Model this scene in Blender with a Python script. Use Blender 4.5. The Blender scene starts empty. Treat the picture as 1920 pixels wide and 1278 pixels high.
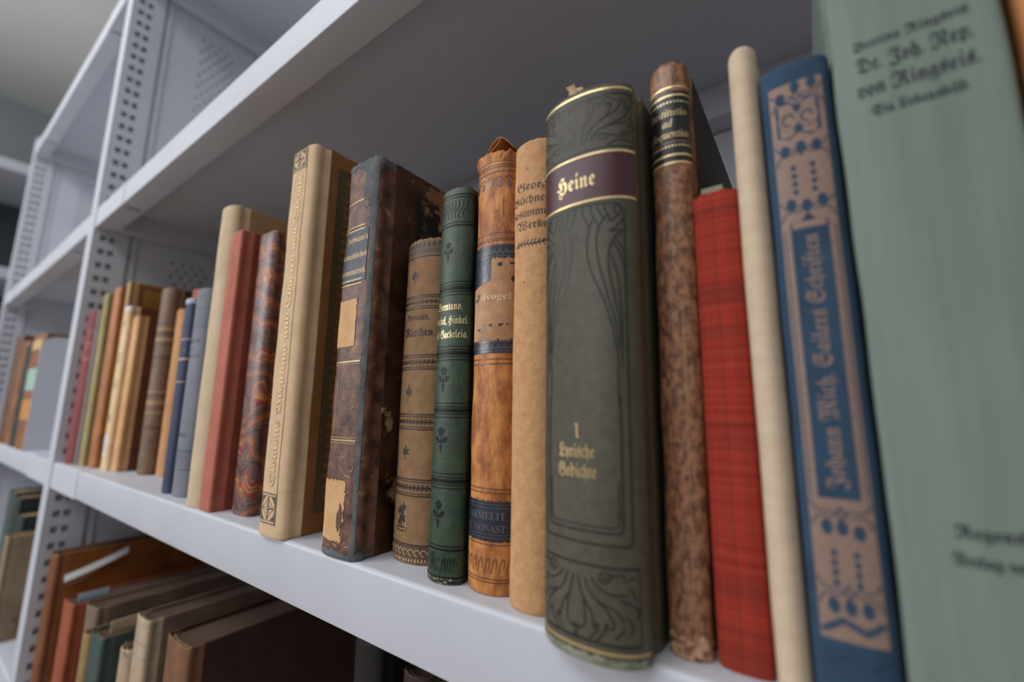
import bpy, bmesh, math, random
from mathutils import Vector, Matrix, noise
from mathutils.geometry import tessellate_polygon
random.seed(7)
SC = bpy.context.scene
COL = SC.collection
MM = 0.001

# ------------------------------------------------------------------ camera
CAMPOS = Vector((0.0, -0.16, 0.0842))
cam_d = bpy.data.cameras.new('camera')
cam = bpy.data.objects.new('camera', cam_d); COL.objects.link(cam)
yaw, pitch, roll = -0.60985, 0.161874, 0.0074969
fwd = Vector((math.sin(yaw)*math.cos(pitch), math.cos(yaw)*math.cos(pitch), math.sin(pitch)))
right = Vector((math.cos(yaw), -math.sin(yaw), 0)); up = right.cross(fwd)
r2 = math.cos(roll)*right + math.sin(roll)*up; u2 = -math.sin(roll)*right + math.cos(roll)*up
cam.matrix_world = Matrix(((r2.x, u2.x, -fwd.x, CAMPOS.x), (r2.y, u2.y, -fwd.y, CAMPOS.y), (r2.z, u2.z, -fwd.z, CAMPOS.z), (0, 0, 0, 1)))
cam_d.sensor_width = 36; cam_d.lens = 806.475/1920*36
cam_d.clip_start = 0.005; cam_d.clip_end = 50
cam_d.dof.use_dof = True; cam_d.dof.focus_distance = 0.245; cam_d.dof.aperture_fstop = 3.7
SC.camera = cam

# ------------------------------------------------------------------ light and exposure
SC.view_settings.view_transform = 'Standard'; SC.view_settings.look = 'None'
SC.view_settings.exposure = 0.0; SC.view_settings.gamma = 1; SC.view_settings.use_curve_mapping = False
W = bpy.data.worlds.new('world'); SC.world = W; W.use_nodes = True
_wn = W.node_tree.nodes; _wl = W.node_tree.links           # soft room light: brighter from above than from below
_tc = _wn.new('ShaderNodeTexCoord'); _sx = _wn.new('ShaderNodeSeparateXYZ'); _wl.new(_tc.outputs['Generated'], _sx.inputs[0])
_mr = _wn.new('ShaderNodeMapRange'); _mr.inputs[1].default_value = -.5; _mr.inputs[2].default_value = .5; _mr.inputs[3].default_value = .20; _mr.inputs[4].default_value = .46
_wl.new(_sx.outputs[2], _mr.inputs[0]); _wl.new(_mr.outputs[0], _wn['Background'].inputs[1])
_wn['Background'].inputs[0].default_value = (0.97, 0.97, 1.0, 1)
def area(name, loc, target, sx, sy, power, color):
    l = bpy.data.lights.new(name, 'AREA'); l.shape = 'RECTANGLE'; l.size = sx; l.size_y = sy; l.energy = power; l.color = color
    o = bpy.data.objects.new(name, l); COL.objects.link(o); o.location = loc
    o.rotation_euler = (Vector(target)-Vector(loc)).to_track_quat('-Z', 'Y').to_euler(); return o
area('window_light', (-2.2, -1.9, 0.75), (-0.6, 0.0, 0.0), 1.4, 1.3, 38, (0.95, 0.97, 1.0))
area('ceiling_light', (-0.6, -1.15, 1.50), (-0.5, -0.3, 0.0), 1.8, 0.6, 20, (0.97, 0.98, 1.0))
area('added_ceiling_fill', (-1.6, -1.1, 1.05), (-1.9, -0.6, 2.0), 1.6, 0.5, 6, (0.97, 0.98, 1.0))  # added fill aimed upwards to brighten the ceiling, not a known fixture

# ------------------------------------------------------------------ colour and materials
def lin(c):
    c /= 255.0
    return c/12.92 if c <= 0.04045 else ((c+0.055)/1.055)**2.4
def C(r, g, b, k=1.07): return (min(lin(r)*k, .9), min(lin(g)*k, .9), min(lin(b)*k, .9), 1)
def mk(name, c1, c2=None, scale=60, stretch=(1, 1, 1), rough=.7, bump=.25, bscale=900, weave=0, wear=None, plaid=False, metal=0, spec=.35, marble=False, detail=6, contrast=(.35, .65), bdist=.0004, coords='Object', dots=None):
    m = bpy.data.materials.new(name); m.use_nodes = True; nt = m.node_tree; N = nt.nodes; L = nt.links
    B = N['Principled BSDF']; B.inputs['Roughness'].default_value = rough; B.inputs['Metallic'].default_value = metal
    B.inputs['Specular IOR Level'].default_value = spec
    tc = N.new('ShaderNodeTexCoord'); mp = N.new('ShaderNodeMapping'); mp.inputs['Scale'].default_value = stretch
    L.new(tc.outputs[coords], mp.inputs['Vector'])
    col = None
    def noi(sc, det=detail, vec=mp.outputs[0], ro=.6):
        n = N.new('ShaderNodeTexNoise'); n.inputs['Scale'].default_value = sc; n.inputs['Detail'].default_value = det; n.inputs['Roughness'].default_value = ro
        L.new(vec, n.inputs['Vector']); return n
    def mr(src, a, b, lo=0, hi=1):
        r = N.new('ShaderNodeMapRange'); r.inputs[1].default_value = a; r.inputs[2].default_value = b; r.inputs[3].default_value = lo; r.inputs[4].default_value = hi
        L.new(src, r.inputs[0]); return r.outputs[0]
    def mix(fac, a, b):
        x = N.new('ShaderNodeMix'); x.data_type = 'RGBA'; L.new(fac, x.inputs[0])
        for i, s in ((6, a), (7, b)):
            if isinstance(s, tuple): x.inputs[i].default_value = s
            else: L.new(s, x.inputs[i])
        return x.outputs[2]
    if c2 is None: c2 = tuple(v*.82 for v in c1[:3])+(1,)
    if marble:
        d = noi(20, 2); dd = N.new('ShaderNodeVectorMath'); dd.operation = 'SCALE'; dd.inputs[3].default_value = .075
        L.new(d.outputs['Color'], dd.inputs[0]); ad = N.new('ShaderNodeVectorMath'); L.new(mp.outputs[0], ad.inputs[0]); L.new(dd.outputs[0], ad.inputs[1])
        w = N.new('ShaderNodeTexWave'); w.wave_type = 'RINGS'; w.inputs['Scale'].default_value = 15; w.inputs['Distortion'].default_value = 7; w.inputs['Detail'].default_value = 2; w.inputs['Detail Scale'].default_value = 2
        L.new(ad.outputs[0], w.inputs['Vector'])
        r = N.new('ShaderNodeValToRGB'); cr = r.color_ramp; cr.elements[0].color = C(78, 48, 46); cr.elements[1].color = C(120, 70, 62)
        for p, c in ((.12, C(120, 92, 84)), (.22, C(70, 52, 56)), (.33, C(132, 104, 92)), (.42, C(96, 62, 58)), (.52, C(60, 58, 66)), (.6, C(150, 104, 84)), (.68, C(84, 40, 40)), (.76, C(168, 44, 36)), (.83, C(92, 66, 64)), (.9, C(186, 128, 60))):
            e = cr.elements.new(p); e.color = c
        L.new(w.outputs['Fac'], r.inputs[0]); col = r.outputs[0]
    elif plaid:
        def wv(dr, sc, ds):
            w = N.new('ShaderNodeTexNoise'); w.noise_dimensions = '1D'; w.inputs['Scale'].default_value = 1; w.inputs['Detail'].default_value = 3
            s = N.new('ShaderNodeSeparateXYZ'); L.new(tc.outputs['Object'], s.inputs[0]); mu = N.new('ShaderNodeMath'); mu.operation = 'MULTIPLY'; mu.inputs[1].default_value = sc
            L.new(s.outputs[dr], mu.inputs[0]); L.new(mu.outputs[0], w.inputs['W']); return mr(w.outputs['Fac'], .32, .68)
        a = mix(wv(2, 420, 0), C(136, 34, 27), C(172, 64, 46)); b = mix(wv(0, 700, 0), C(104, 46, 37), C(174, 54, 41))
        f = N.new('ShaderNodeValue'); f.outputs[0].default_value = .5; col = mix(f.outputs[0], a, b)
        col = mix(mr(wv(2, 60, 0), .55, 1.0, 0, .5), col, C(96, 44, 36))
    else:
        n = noi(scale); col = mix(mr(n.outputs['Fac'], contrast[0], contrast[1]), c1, c2)
    if wear:
        for (wc, thr, ws) in wear:
            n = noi(ws, 8, ro=.7); col = mix(mr(n.outputs['Fac'], thr-.07, thr-.03), col, wc)
    L.new(col, B.inputs['Base Color'])
    if bump:
        if weave:
            s = N.new('ShaderNodeSeparateXYZ'); L.new(tc.outputs['Object'], s.inputs[0]); hs = []
            for ax in (0, 2):
                mu = N.new('ShaderNodeMath'); mu.operation = 'MULTIPLY'; mu.inputs[1].default_value = 2*math.pi/weave; L.new(s.outputs[ax], mu.inputs[0])
                si = N.new('ShaderNodeMath'); si.operation = 'SINE'; L.new(mu.outputs[0], si.inputs[0]); hs.append(si.outputs[0])
            m1 = N.new('ShaderNodeMath'); m1.operation = 'MULTIPLY'; L.new(hs[0], m1.inputs[0]); L.new(hs[1], m1.inputs[1])
            if dots:
                dc = mix(mr(m1.outputs[0], .1, .8), col, dots); L.new(dc, B.inputs['Base Color'])
            n = noi(bscale, 3); m2 = N.new('ShaderNodeMath'); m2.operation = 'ADD'; L.new(m1.outputs[0], m2.inputs[0]); L.new(n.outputs['Fac'], m2.inputs[1]); src = m2.outputs[0]
        else:
            n = noi(bscale, 5); src = n.outputs['Fac']
        bp = N.new('ShaderNodeBump'); bp.inputs['Strength'].default_value = bump; bp.inputs['Distance'].default_value = bdist
        L.new(src, bp.inputs['Height']); L.new(bp.outputs[0], B.inputs['Normal'])
    return m
def flatm(name, c, rough=.55, metal=0, spec=.4): return mk(name, c, tuple(v*.8 for v in c[:3])+(1,), scale=700, rough=rough, bump=0, metal=metal, spec=spec)

PAINT = mk('light_grey_enamel', C(196, 198, 206, 1.0), C(190, 192, 200, 1.0), 8, rough=.42, bump=.03, bscale=500, spec=.4, bdist=.0002)
PAINT_D = mk('grey_enamel_panel', C(200, 202, 210, 1.0), C(194, 196, 204, 1.0), 8, rough=.5, bump=.03, bscale=500, bdist=.0002)
WALLM = mk('grey_plaster', C(150, 158, 158, 1), C(142, 150, 150, 1), 3, rough=.9, bump=.1, bscale=60)
CEILM = mk('ceiling_plaster', C(222, 222, 218, 1), C(216, 216, 212, 1), 2, rough=.9, bump=.1, bscale=60)
FLOORM = mk('warm_brown_floor', C(206, 192, 182, 1), C(196, 182, 172, 1), 12, rough=.5, bump=.05)
PAGES = mk('aged_paper_edge', C(176, 150, 112), C(120, 94, 66), 500, (6, .15, .15), rough=.85, bump=.5, bscale=500, contrast=(.3, .7))
PAGES_D = mk('dark_paper_edge', C(96, 76, 62), C(62, 46, 38), 500, (6, .15, .15), rough=.85, bump=.5, bscale=500, contrast=(.3, .7))  # darker page edges, used for the lower shelf books
GOLD = flatm('gold_leaf', C(214, 190, 140, 1.35), rough=.34, metal=.55)
GOLD_D = flatm('worn_gold', C(184, 158, 112, 1.2), rough=.4, metal=.4)
INK = flatm('dark_ink', C(36, 34, 36, 1.0), rough=.5)
INKG = flatm('greenish_black_ink', C(36, 40, 38, 1.0), rough=.4)
BAND = mk('cloth_headband', C(150, 130, 95), None, 900)

# ------------------------------------------------------------------ objects
def setp(o, label=None, cat=None, group=None, kind=None):
    for k, v in (('label', label), ('category', cat), ('group', group), ('kind', kind)):
        if v: o[k] = v
    return o
def mesh_obj(name, verts, faces, mats, parent=None, fm=None, smooth=False):
    me = bpy.data.meshes.new(name); me.from_pydata([tuple(v) for v in verts], [], faces)
    for m in (mats if isinstance(mats, (list, tuple)) else [mats]): me.materials.append(m)
    if fm:
        for p, i in zip(me.polygons, fm): p.material_index = i
    if smooth:
        for p in me.polygons: p.use_smooth = True
    o = bpy.data.objects.new(name, me); COL.objects.link(o)
    if parent: o.parent = parent
    return o
def empty(name, loc=(0, 0, 0)):
    o = bpy.data.objects.new(name, None); o.location = loc; o.empty_display_size = .02; COL.objects.link(o); return o
class MB:
    def __init__(s): s.v = []; s.f = []; s.m = []
    def add(s, vs, fs, mi=0):
        b = len(s.v); s.v += [tuple(v) for v in vs]; s.f += [tuple(b+i for i in f) for f in fs]; s.m += [mi]*len(fs)
    def box(s, a, b, mi=0):
        (x0, y0, z0), (x1, y1, z1) = a, b
        s.add([(x0, y0, z0), (x1, y0, z0), (x1, y1, z0), (x0, y1, z0), (x0, y0, z1), (x1, y0, z1), (x1, y1, z1), (x0, y1, z1)],
              [(0, 3, 2, 1), (4, 5, 6, 7), (0, 1, 5, 4), (1, 2, 6, 5), (2, 3, 7, 6), (3, 0, 4, 7)], mi)
    def extrude_x(s, prof, x0, x1, mi=0):
        n = len(prof); vs = [(x0, y, z) for y, z in prof]+[(x1, y, z) for y, z in prof]
        s.add(vs, [(i, (i+1) % n, n+(i+1) % n, n+i) for i in range(n)], mi)
        s.add(vs, [tuple(range(n-1, -1, -1)), tuple(range(n, 2*n))], mi)
    def out(s, name, mats, parent=None, smooth=False, bevel=0):
        o = mesh_obj(name, s.v, s.f, mats, parent, s.m, smooth)
        if bevel:
            b = o.modifiers.new('bevel', 'BEVEL'); b.width = bevel; b.segments = 2; b.limit_method = 'ANGLE'
        return o

# text through a FONT curve with the built-in typeface (black-letter letters are Unicode mathematical Fraktur)
_FR = {'C': 0x212D, 'H': 0x210C, 'I': 0x2111, 'R': 0x211C, 'Z': 0x2128}
def frak(t, bold=False):
    o = ''
    for ch in t:
        if 'A' <= ch <= 'Z': o += chr(0x1D56C+ord(ch)-65) if bold else chr(_FR.get(ch, 0x1D504+ord(ch)-65))
        elif 'a' <= ch <= 'z': o += chr((0x1D586 if bold else 0x1D51E)+ord(ch)-97)
        else: o += ch
    return o
def ital(t): return ''.join(chr(0x1D468+ord(c)-65) if 'A' <= c <= 'Z' else chr(0x1D482+ord(c)-97) if 'a' <= c <= 'z' else c for c in t)
def serif(t): return ''.join(chr(0x1D400+ord(c)-65) if 'A' <= c <= 'Z' else chr(0x1D41A+ord(c)-97) if 'a' <= c <= 'z' else c for c in t)
def text_mesh(body):
    cu = bpy.data.curves.new('lettering', 'FONT'); cu.body = body; cu.size = 1; cu.resolution_u = 3
    o = bpy.data.objects.new('lettering', cu); COL.objects.link(o)
    dg = bpy.context.evaluated_depsgraph_get(); dg.update()
    me = o.evaluated_get(dg).to_mesh(); vs = [(v.co.x, v.co.y) for v in me.vertices]; fs = [tuple(p.vertices) for p in me.polygons]
    o.evaluated_get(dg).to_mesh_clear(); bpy.data.objects.remove(o); bpy.data.curves.remove(cu)
    return vs, fs
def bez(p0, p1, p2, p3, n=12):
    return [tuple((1-t)**3*a+3*(1-t)**2*t*b+3*(1-t)*t*t*c+t**3*d for a, b, c, d in zip(p0, p1, p2, p3)) for t in [i/n for i in range(n+1)]]

class Surf:            # a mapped surface; u, v in millimetres
    def __init__(s): s.mb = MB(); s.mats = []
    def mi(s, m):
        if m not in s.mats: s.mats.append(m)
        return s.mats.index(m)
    def band(s, v0, v1, m, u0=None, u1=None, off=.12, step=1.0):
        u0 = s.u0 if u0 is None else u0; u1 = s.u1 if u1 is None else u1
        n = max(1, int((u1-u0)/step)); k = max(1, int(abs(v1-v0)/8)); vs = []; fs = []
        for j in range(k+1):
            for i in range(n+1): vs.append(s.P(u0+(u1-u0)*i/n, v0+(v1-v0)*j/k, off))
        for j in range(k):
            for i in range(n): a = j*(n+1)+i; fs.append((a, a+1, a+n+2, a+n+1))
        s.mb.add(vs, fs, s.mi(m))
    def stroke(s, pts, w, m, off=.13, closed=False, taper=False, dens=1.2):
        P = [Vector(p[:2]) for p in pts]
        if closed: P.append(P[0])
        Q = [P[0]]
        for a, b in zip(P, P[1:]):
            k = max(1, int((b-a).length/dens)); Q += [a+(b-a)*i/k for i in range(1, k+1)]
        vs = []
        for i, p in enumerate(Q):
            t = (Q[min(i+1, len(Q)-1)]-Q[max(i-1, 0)])
            if t.length < 1e-9: t = Vector((1, 0))
            t.normalize(); n = Vector((-t.y, t.x)); ww = w/2
            if taper: ww *= max(.15, math.sin(math.pi*(i+.5)/len(Q))**.6)
            vs += [s.P(p.x-n.x*ww, p.y-n.y*ww, off), s.P(p.x+n.x*ww, p.y+n.y*ww, off)]
        s.mb.add(vs, [(2*i, 2*i+2, 2*i+3, 2*i+1) for i in range(len(Q)-1)], s.mi(m))
    def poly(s, pts, m, off=.14):
        tri = tessellate_polygon([[Vector((p[0], p[1], 0)) for p in pts]])
        s.mb.add([s.P(p[0], p[1], off) for p in pts], [tuple(t) for t in tri], s.mi(m))
    def disc(s, u, v, r, m, off=.15, n=8, ru=None): s.poly([(u+(ru or r)*math.cos(6.2832*i/n), v+r*math.sin(6.2832*i/n)) for i in range(n)], m, off)
    def mask(s, u0, u1, v0, v1, fn, m, res=.6, off=.12):
        nu = max(1, int((u1-u0)/res)); nv = max(1, int((v1-v0)/res)); idx = {}; vs = []; fs = []
        def g(i, j):
            if (i, j) not in idx: idx[(i, j)] = len(vs); vs.append(s.P(u0+(u1-u0)*i/nu, v0+(v1-v0)*j/nv, off))
            return idx[(i, j)]
        for i in range(nu):
            for j in range(nv):
                if fn(u0+(u1-u0)*(i+.5)/nu, v0+(v1-v0)*(j+.5)/nv): fs.append((g(i, j), g(i+1, j), g(i+1, j+1), g(i, j+1)))
        s.mb.add(vs, fs, s.mi(m))
    def text(s, body, u, v, hgt, m, width=None, rot=0, align='c', off=.2, slant=0):
        """hgt = size in mm (about cap height / .7); u, v = anchor of the baseline; rot 90 reads upwards"""
        vs, fs = text_mesh(body)
        if not vs: return
        x0 = min(p[0] for p in vs); x1 = max(p[0] for p in vs); sx = hgt
        if width: sx = width/(x1-x0)
        ax = {'l': x0, 'c': (x0+x1)/2, 'r': x1}[align]; out = []
        for (x, y) in vs:
            a, b = (x-ax)*sx+slant*y*hgt, y*hgt
            if rot == 90: a, b = -b, a
            out.append(s.P(u+a, v+b, off))
        s.mb.add(out, fs, s.mi(m))
NZ = lambda u, v, sc=1.0, seed=0: noise.noise(Vector((u*sc, v*sc, seed*7.3)))

class Spine(Surf):
    def __init__(s, T, b, n, h, seed, rag=.3, wob=.15, head=0):
        super().__init__(); s.T = T; s.h = h; s.seed = seed; s.rag = rag; s.wob = wob; t = T/2
        pts = []
        for i in range(121):
            th = -math.pi/2+math.pi*i/120; sn, cs = math.sin(th), math.cos(th)
            pts.append((t*math.copysign(abs(sn)**(2/n), sn), b*(1-abs(cs)**(2/n))))
        g = min(1.1, t*.18)
        pts = [(-t+.1, b+8.5), (-t+g*.6, b+6.5), (-t+g, b+4.2), (-t+g*.5, b+1.8)]+pts+[(t-g*.5, b+1.8), (t-g, b+4.2), (t-g*.6, b+6.5), (t-.1, b+8.5)]
        cum = [0]
        for a, c in zip(pts, pts[1:]): cum.append(cum[-1]+math.hypot(c[0]-a[0], c[1]-a[1]))
        mid = cum[4+60]; s.cum = [c-mid for c in cum]; s.pts = pts
        s.U0, s.U1 = s.cum[0], s.cum[-1]; s.u0, s.u1 = s.cum[4], s.cum[-5]
    def base(s, u):
        c = s.cum; u = max(c[0]+.001, min(c[-1]-.001, u)); lo, hi = 0, len(c)-1
        while hi-lo > 1:
            m = (lo+hi)//2
            if c[m] <= u: lo = m
            else: hi = m
        f = (u-c[lo])/max(1e-9, c[hi]-c[lo]); a, b = s.pts[lo], s.pts[hi]
        return a[0]+(b[0]-a[0])*f, a[1]+(b[1]-a[1])*f
    def P(s, u, v, off):
        x, y = s.base(u); x0, y0 = s.base(u-.5); x1, y1 = s.base(u+.5)
        dx, dy = x1-x0, y1-y0; l = math.hypot(dx, dy) or 1; nx, ny = dy/l, -dx/l
        e = min(v, s.h-v); cap = 0
        if e < 1.6: cap = -.7*(1-max(0, e)/1.6)**2
        o = off+cap+s.wob*NZ(u*.05, v*.03, 1, s.seed)*2
        return ((x+nx*o)*MM, (y+ny*o)*MM, v*MM)
    def finish(s, name, mat, parent):
        # outer skin, rolled cap and an inner skin, closed
        n = max(16, int((s.U1-s.U0)/1.0)); us = [s.U0+(s.U1-s.U0)*i/n for i in range(n+1)]
        vv = [0, .4, .9, 1.7]+[1.7+(s.h-3.4)*j/40 for j in range(1, 40)]+[s.h-1.7, s.h-.9, s.h-.4, s.h]
        th = 1.3; vs = []; fs = []
        def topv(u, v):
            e = s.h-v
            if e < 3 and s.rag: return v+s.rag*(NZ(u*.35, 3, 1, s.seed)+.5*NZ(u*1.3, 9, 1, s.seed))*(1-e/3)*2
            if v < 2 and s.rag: return v+abs(s.rag*NZ(u*.4, 5, 1, s.seed))*(1-v/2)
            return v
        rows = []
        for v in vv: rows.append([s.P(u, v, 0)[:2]+(topv(u, v)*MM,) for u in us])
        for v in reversed(vv): rows.append([s.P(u, v, -th+(.5 if s.h-v < 1 or v < 1 else 0))[:2]+(topv(u, v)*MM,) for u in us])
        R = len(rows); m = n+1
        for r in rows: vs += r
        for j in range(R):
            k = (j+1) % R
            for i in range(n): fs.append((j*m+i, j*m+i+1, k*m+i+1, k*m+i))
        half = len(vv)
        for e, flip in ((0, True), (n, False)):
            for j in range(half-1):
                q = (j*m+e, (j+1)*m+e, (R-2-j)*m+e, (R-1-j)*m+e); fs.append(q[::-1] if not flip else q)
        full = MB(); full.add(vs, fs, 0)
        art = s.mb; b = len(full.v); full.v += art.v; full.f += [tuple(b+i for i in f) for f in art.f]; full.m += [i+1 for i in art.m]
        o = full.out(name, [mat]+s.mats, parent, smooth=True)
        sm = o.modifiers.new('edges', 'EDGE_SPLIT'); sm.split_angle = math.radians(50)
        return o

class Board(Surf):     # art on the right-hand cover: u = distance from the spine front, v = height (mm)
    def __init__(s, x): super().__init__(); s.x = x
    def P(s, u, v, off): return ((s.x+off)*MM, u*MM, v*MM)

def board_mesh(x0, x1, y0, y1, h, r=.8, rag=0, seed=0, lift=0):
    """cover board with rounded edges, x0..x1 thick, y0..y1 deep, mm"""
    mb = MB(); n = 24
    loop = []
    for (cx, cy, a0) in ((x1-r, y1-r, 0), (x0+r, y1-r, 90), (x0+r, y0+r, 180), (x1-r, y0+r, 270)):
        for k in range(4):
            a = math.radians(a0+30*k); loop.append((cx+r*math.cos(a), cy+r*math.sin(a)))
    zs = [(0, -r*.7), (r*.4, -r*.2), (r, 0), (h*.33, 0), (h*.66, 0), (h-r, 0), (h-r*.4, -r*.2), (h, -r*.7)]
    vs = []; cx, cy = (x0+x1)/2, (y0+y1)/2
    for z, ins in zs:
        for (x, y) in loop:
            dx = x-cx; dy = y-cy
            X = x+(ins if dx > 0 else -ins); Y = y+(ins if dy > 0 else -ins)
            Z = z+(lift if z > 1 else lift)
            if rag and z > h-1.5: Z += rag*NZ(y*.25, x, 1, seed)
            vs.append((X*MM, Y*MM, Z*MM))
    m = len(loop)
    fs = [(j*m+i, j*m+(i+1) % m, (j+1)*m+(i+1) % m, (j+1)*m+i) for j in range(len(zs)-1) for i in range(m)]
    fs += [tuple(range(m-1, -1, -1)), tuple((len(zs)-1)*m+i for i in range(m))]
    mb.add(vs, fs); return mb

LEANS = {}
def book(label, x0, x1, y, h, depth, spine_m, board_m=None, bulge=None, n=2.0, z0=0, tops=None, art=None, board_art=None, pages=PAGES, rag=.25, wob=.15, group=None, board_h=0, yaw=0, seed=None, headband=True, extra=None):
    """all in mm; x0..x1 = thickness span at the base, y = front of the spine, tops=(x0,x1) at the head"""
    seed = seed if seed is not None else random.randint(0, 999)
    T = x1-x0; board_m = board_m or spine_m; bulge = T*.3 if bulge is None else bulge
    root = empty('book', ((x0+x1)/2*MM, y*MM, z0*MM)); setp(root, label, 'book', group or 'books on the middle shelf')
    if tops: root.rotation_euler.y = math.atan2((tops[0]+tops[1])/2-(x0+x1)/2, h)
    root.rotation_euler.z = math.radians(yaw)
    sp = Spine(T, bulge, n, h, seed, rag, wob)
    if art: art(sp)
    sp.finish('spine', spine_m, root)
    t = T/2; bt = min(2.4, T*.16); y0 = bulge+8.2
    for sgn, nm in ((-1, 'back_cover'), (1, 'front_cover')):
        a, b = (t-bt, t) if sgn > 0 else (-t, -t+bt)
        mb = board_mesh(a, b, y0, depth, h+board_h, min(.8, bt*.4), rag*.6, seed)
        mats = [board_m]
        if sgn > 0 and board_art:
            B = Board(t); board_art(B, y0, depth, h+board_h)
            k = len(mb.v); mb.v += B.mb.v; mb.f += [tuple(k+i for i in f) for f in B.mb.f]; mb.m += [i+1 for i in B.mb.m]; mats += B.mats
        mb.out(nm, mats, root)
    # page block with a rounded back
    pb = MB(); pt = t-bt-.15; prof = []
    for i in range(13):
        th = -math.pi/2+math.pi*i/12; prof.append((pt*math.sin(th), bulge*.35+2.2+bulge*.75*(1-math.cos(th))+.2))
    prof += [(pt, depth-3.2), (0, depth-3.2-min(3, T*.12)), (-pt, depth-3.2)]
    m = len(prof); zlo, zhi = 2.6, h-3.2
    pb.add([(x*MM, yy*MM, zlo*MM) for x, yy in prof]+[(x*MM, yy*MM, zhi*MM) for x, yy in prof],
           [(i, (i+1) % m, m+(i+1) % m, m+i) for i in range(m)]+[tuple(range(m-1, -1, -1)), tuple(range(m, 2*m))])
    pb.out('page_block', pages, root)
    if headband:
        hb = MB(); hp = prof[2:11]
        vs = []
        for k, (x, yy) in enumerate(hp):
            for (dy, dz) in ((-.6, 0), (.6, 0), (.6, 1.6), (-.6, 1.6)): vs.append((x*MM, (yy-.4+dy)*MM, (zhi+dz)*MM))
        hb.add(vs, [(4*k+a, 4*k+4+a, 4*k+4+(a+1) % 4, 4*k+(a+1) % 4) for k in range(len(hp)-1) for a in range(4)]+[(0, 1, 2, 3), (4*len(hp)-1, 4*len(hp)-2, 4*len(hp)-3, 4*len(hp)-4)])
        hb.out('headband', BAND, root)
    if extra: extra(root, sp)
    return root

# ================================================================== the room
def struct(name, a, b, m):
    mb = MB(); mb.box(a, b); o = mb.out(name, m); o['kind'] = 'structure'; return o
struct('floor', (-3.3, -2.4, -1.45), (1.5, .9, -1.40), FLOORM)
struct('ceiling', (-3.3, -2.4, 1.62), (1.5, .9, 1.68), CEILM)
struct('wall_left', (-3.3, -2.4, -1.40), (-3.2, .9, 1.62), WALLM)
struct('wall_back', (-3.2, .78, -1.40), (1.5, .9, 1.62), WALLM)

# ================================================================== the bookcase
H = 35.7        # lip height
def shelf_profile():
    # cross section (y, z) of the folded shelf: rounded front lip, box return below, thin sheet
    r = 2.6; p = []
    for k in range(7):
        a = math.radians(180-15*k); p.append((r+r*math.cos(a), -r+r*math.sin(a)))
    p += [(318, 0), (318, -H), (290, -H), (290, -2), (28, -2), (28, -H)]
    for k in range(4):
        a = math.radians(270-30*k); p.append((1+1*math.cos(a), -H+1+1*math.sin(a)))
    return [(a*MM, b*MM) for a, b in p]
case = empty('metal_bookcase', (-.997, .16, -1.4)); setp(case, 'light grey perforated steel bookcase holding all the old books', 'bookcase')
def under(o): o.parent = case; o.matrix_parent_inverse = Matrix.Translation((.997, -.16, 1.4)); return o
def shelf(x0, x1, z):
    mb = MB(); X0, X1 = x0+.002, x1-.002
    prof = shelf_profile(); mb.extrude_x([(y, zz+z) for y, zz in prof], X0, X1)
    # side returns
    for a, b in ((X0, X0+.022), (X1-.022, X1)):
        mb.box((a, .028, z-H*MM), (b, .290, z-.002))
    o = under(mb.out('shelf', PAINT, None, smooth=True)); e = o.modifiers.new('e', 'EDGE_SPLIT'); e.split_angle = math.radians(25)
    for a, b in ((X0-.001, X0+.150), (X1-.150, X1+.001)):
        c = MB(); q = [(p[0], p[1]) for p in prof]
        r = 2.9; pp = []
        for k in range(7):
            an = math.radians(180-15*k); pp.append(((-.7+r+r*math.cos(an))*MM, (.45-r+r*math.sin(an))*MM+z))
        pp += [(.016, z+.00045), (.016, z), (.0004, z-.004), (.0004, z-.0345), (.020, z-.0357), (.020, z-.0365), (-.0007, z-.0365)]
        c.extrude_x(pp, a, b); ob = c.out('shelf_end_clip', PAINT, None, smooth=True); e = ob.modifiers.new('e', 'EDGE_SPLIT'); e.split_angle = math.radians(25)
        ob.parent = o
        s_ = MB(); xx = b-.008 if a < x0+.01 else a+.008
        s_.box((xx-.002, .006, z-H*MM-.0011), (xx+.002, .022, z-H*MM-.0001)); so = s_.out('slot', INK, o)
    return o
ZS = (-.745, -.320, 0.0, .4226, .9157)
for z in ZS:
    shelf(-.977, .220, z); shelf(-1.977, -1.017, z)
def perf(x, th, ys, zs, hole, mb, flip=1):
    """sheet in the yz plane with real rectangular holes"""
    for i in range(len(ys)-1):
        for j in range(len(zs)-1):
            y0, y1, z0, z1 = ys[i], ys[i+1], zs[j], zs[j+1]
            if hole(i, j):
                q = [(y0, z0), (y1, z0), (y1, z1), (y0, z1)]
                for k in range(4):
                    a, b = q[k], q[(k+1) % 4]; mb.add([(x, *a), (x, *b), (x-th, *b), (x-th, *a)], [(0, 1, 2, 3)])
            else:
                for X in (x, x-th): mb.add([(X, y0, z0), (X, y1, z0), (X, y1, z1), (X, y0, z1)], [(0, 1, 2, 3)])
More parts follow.
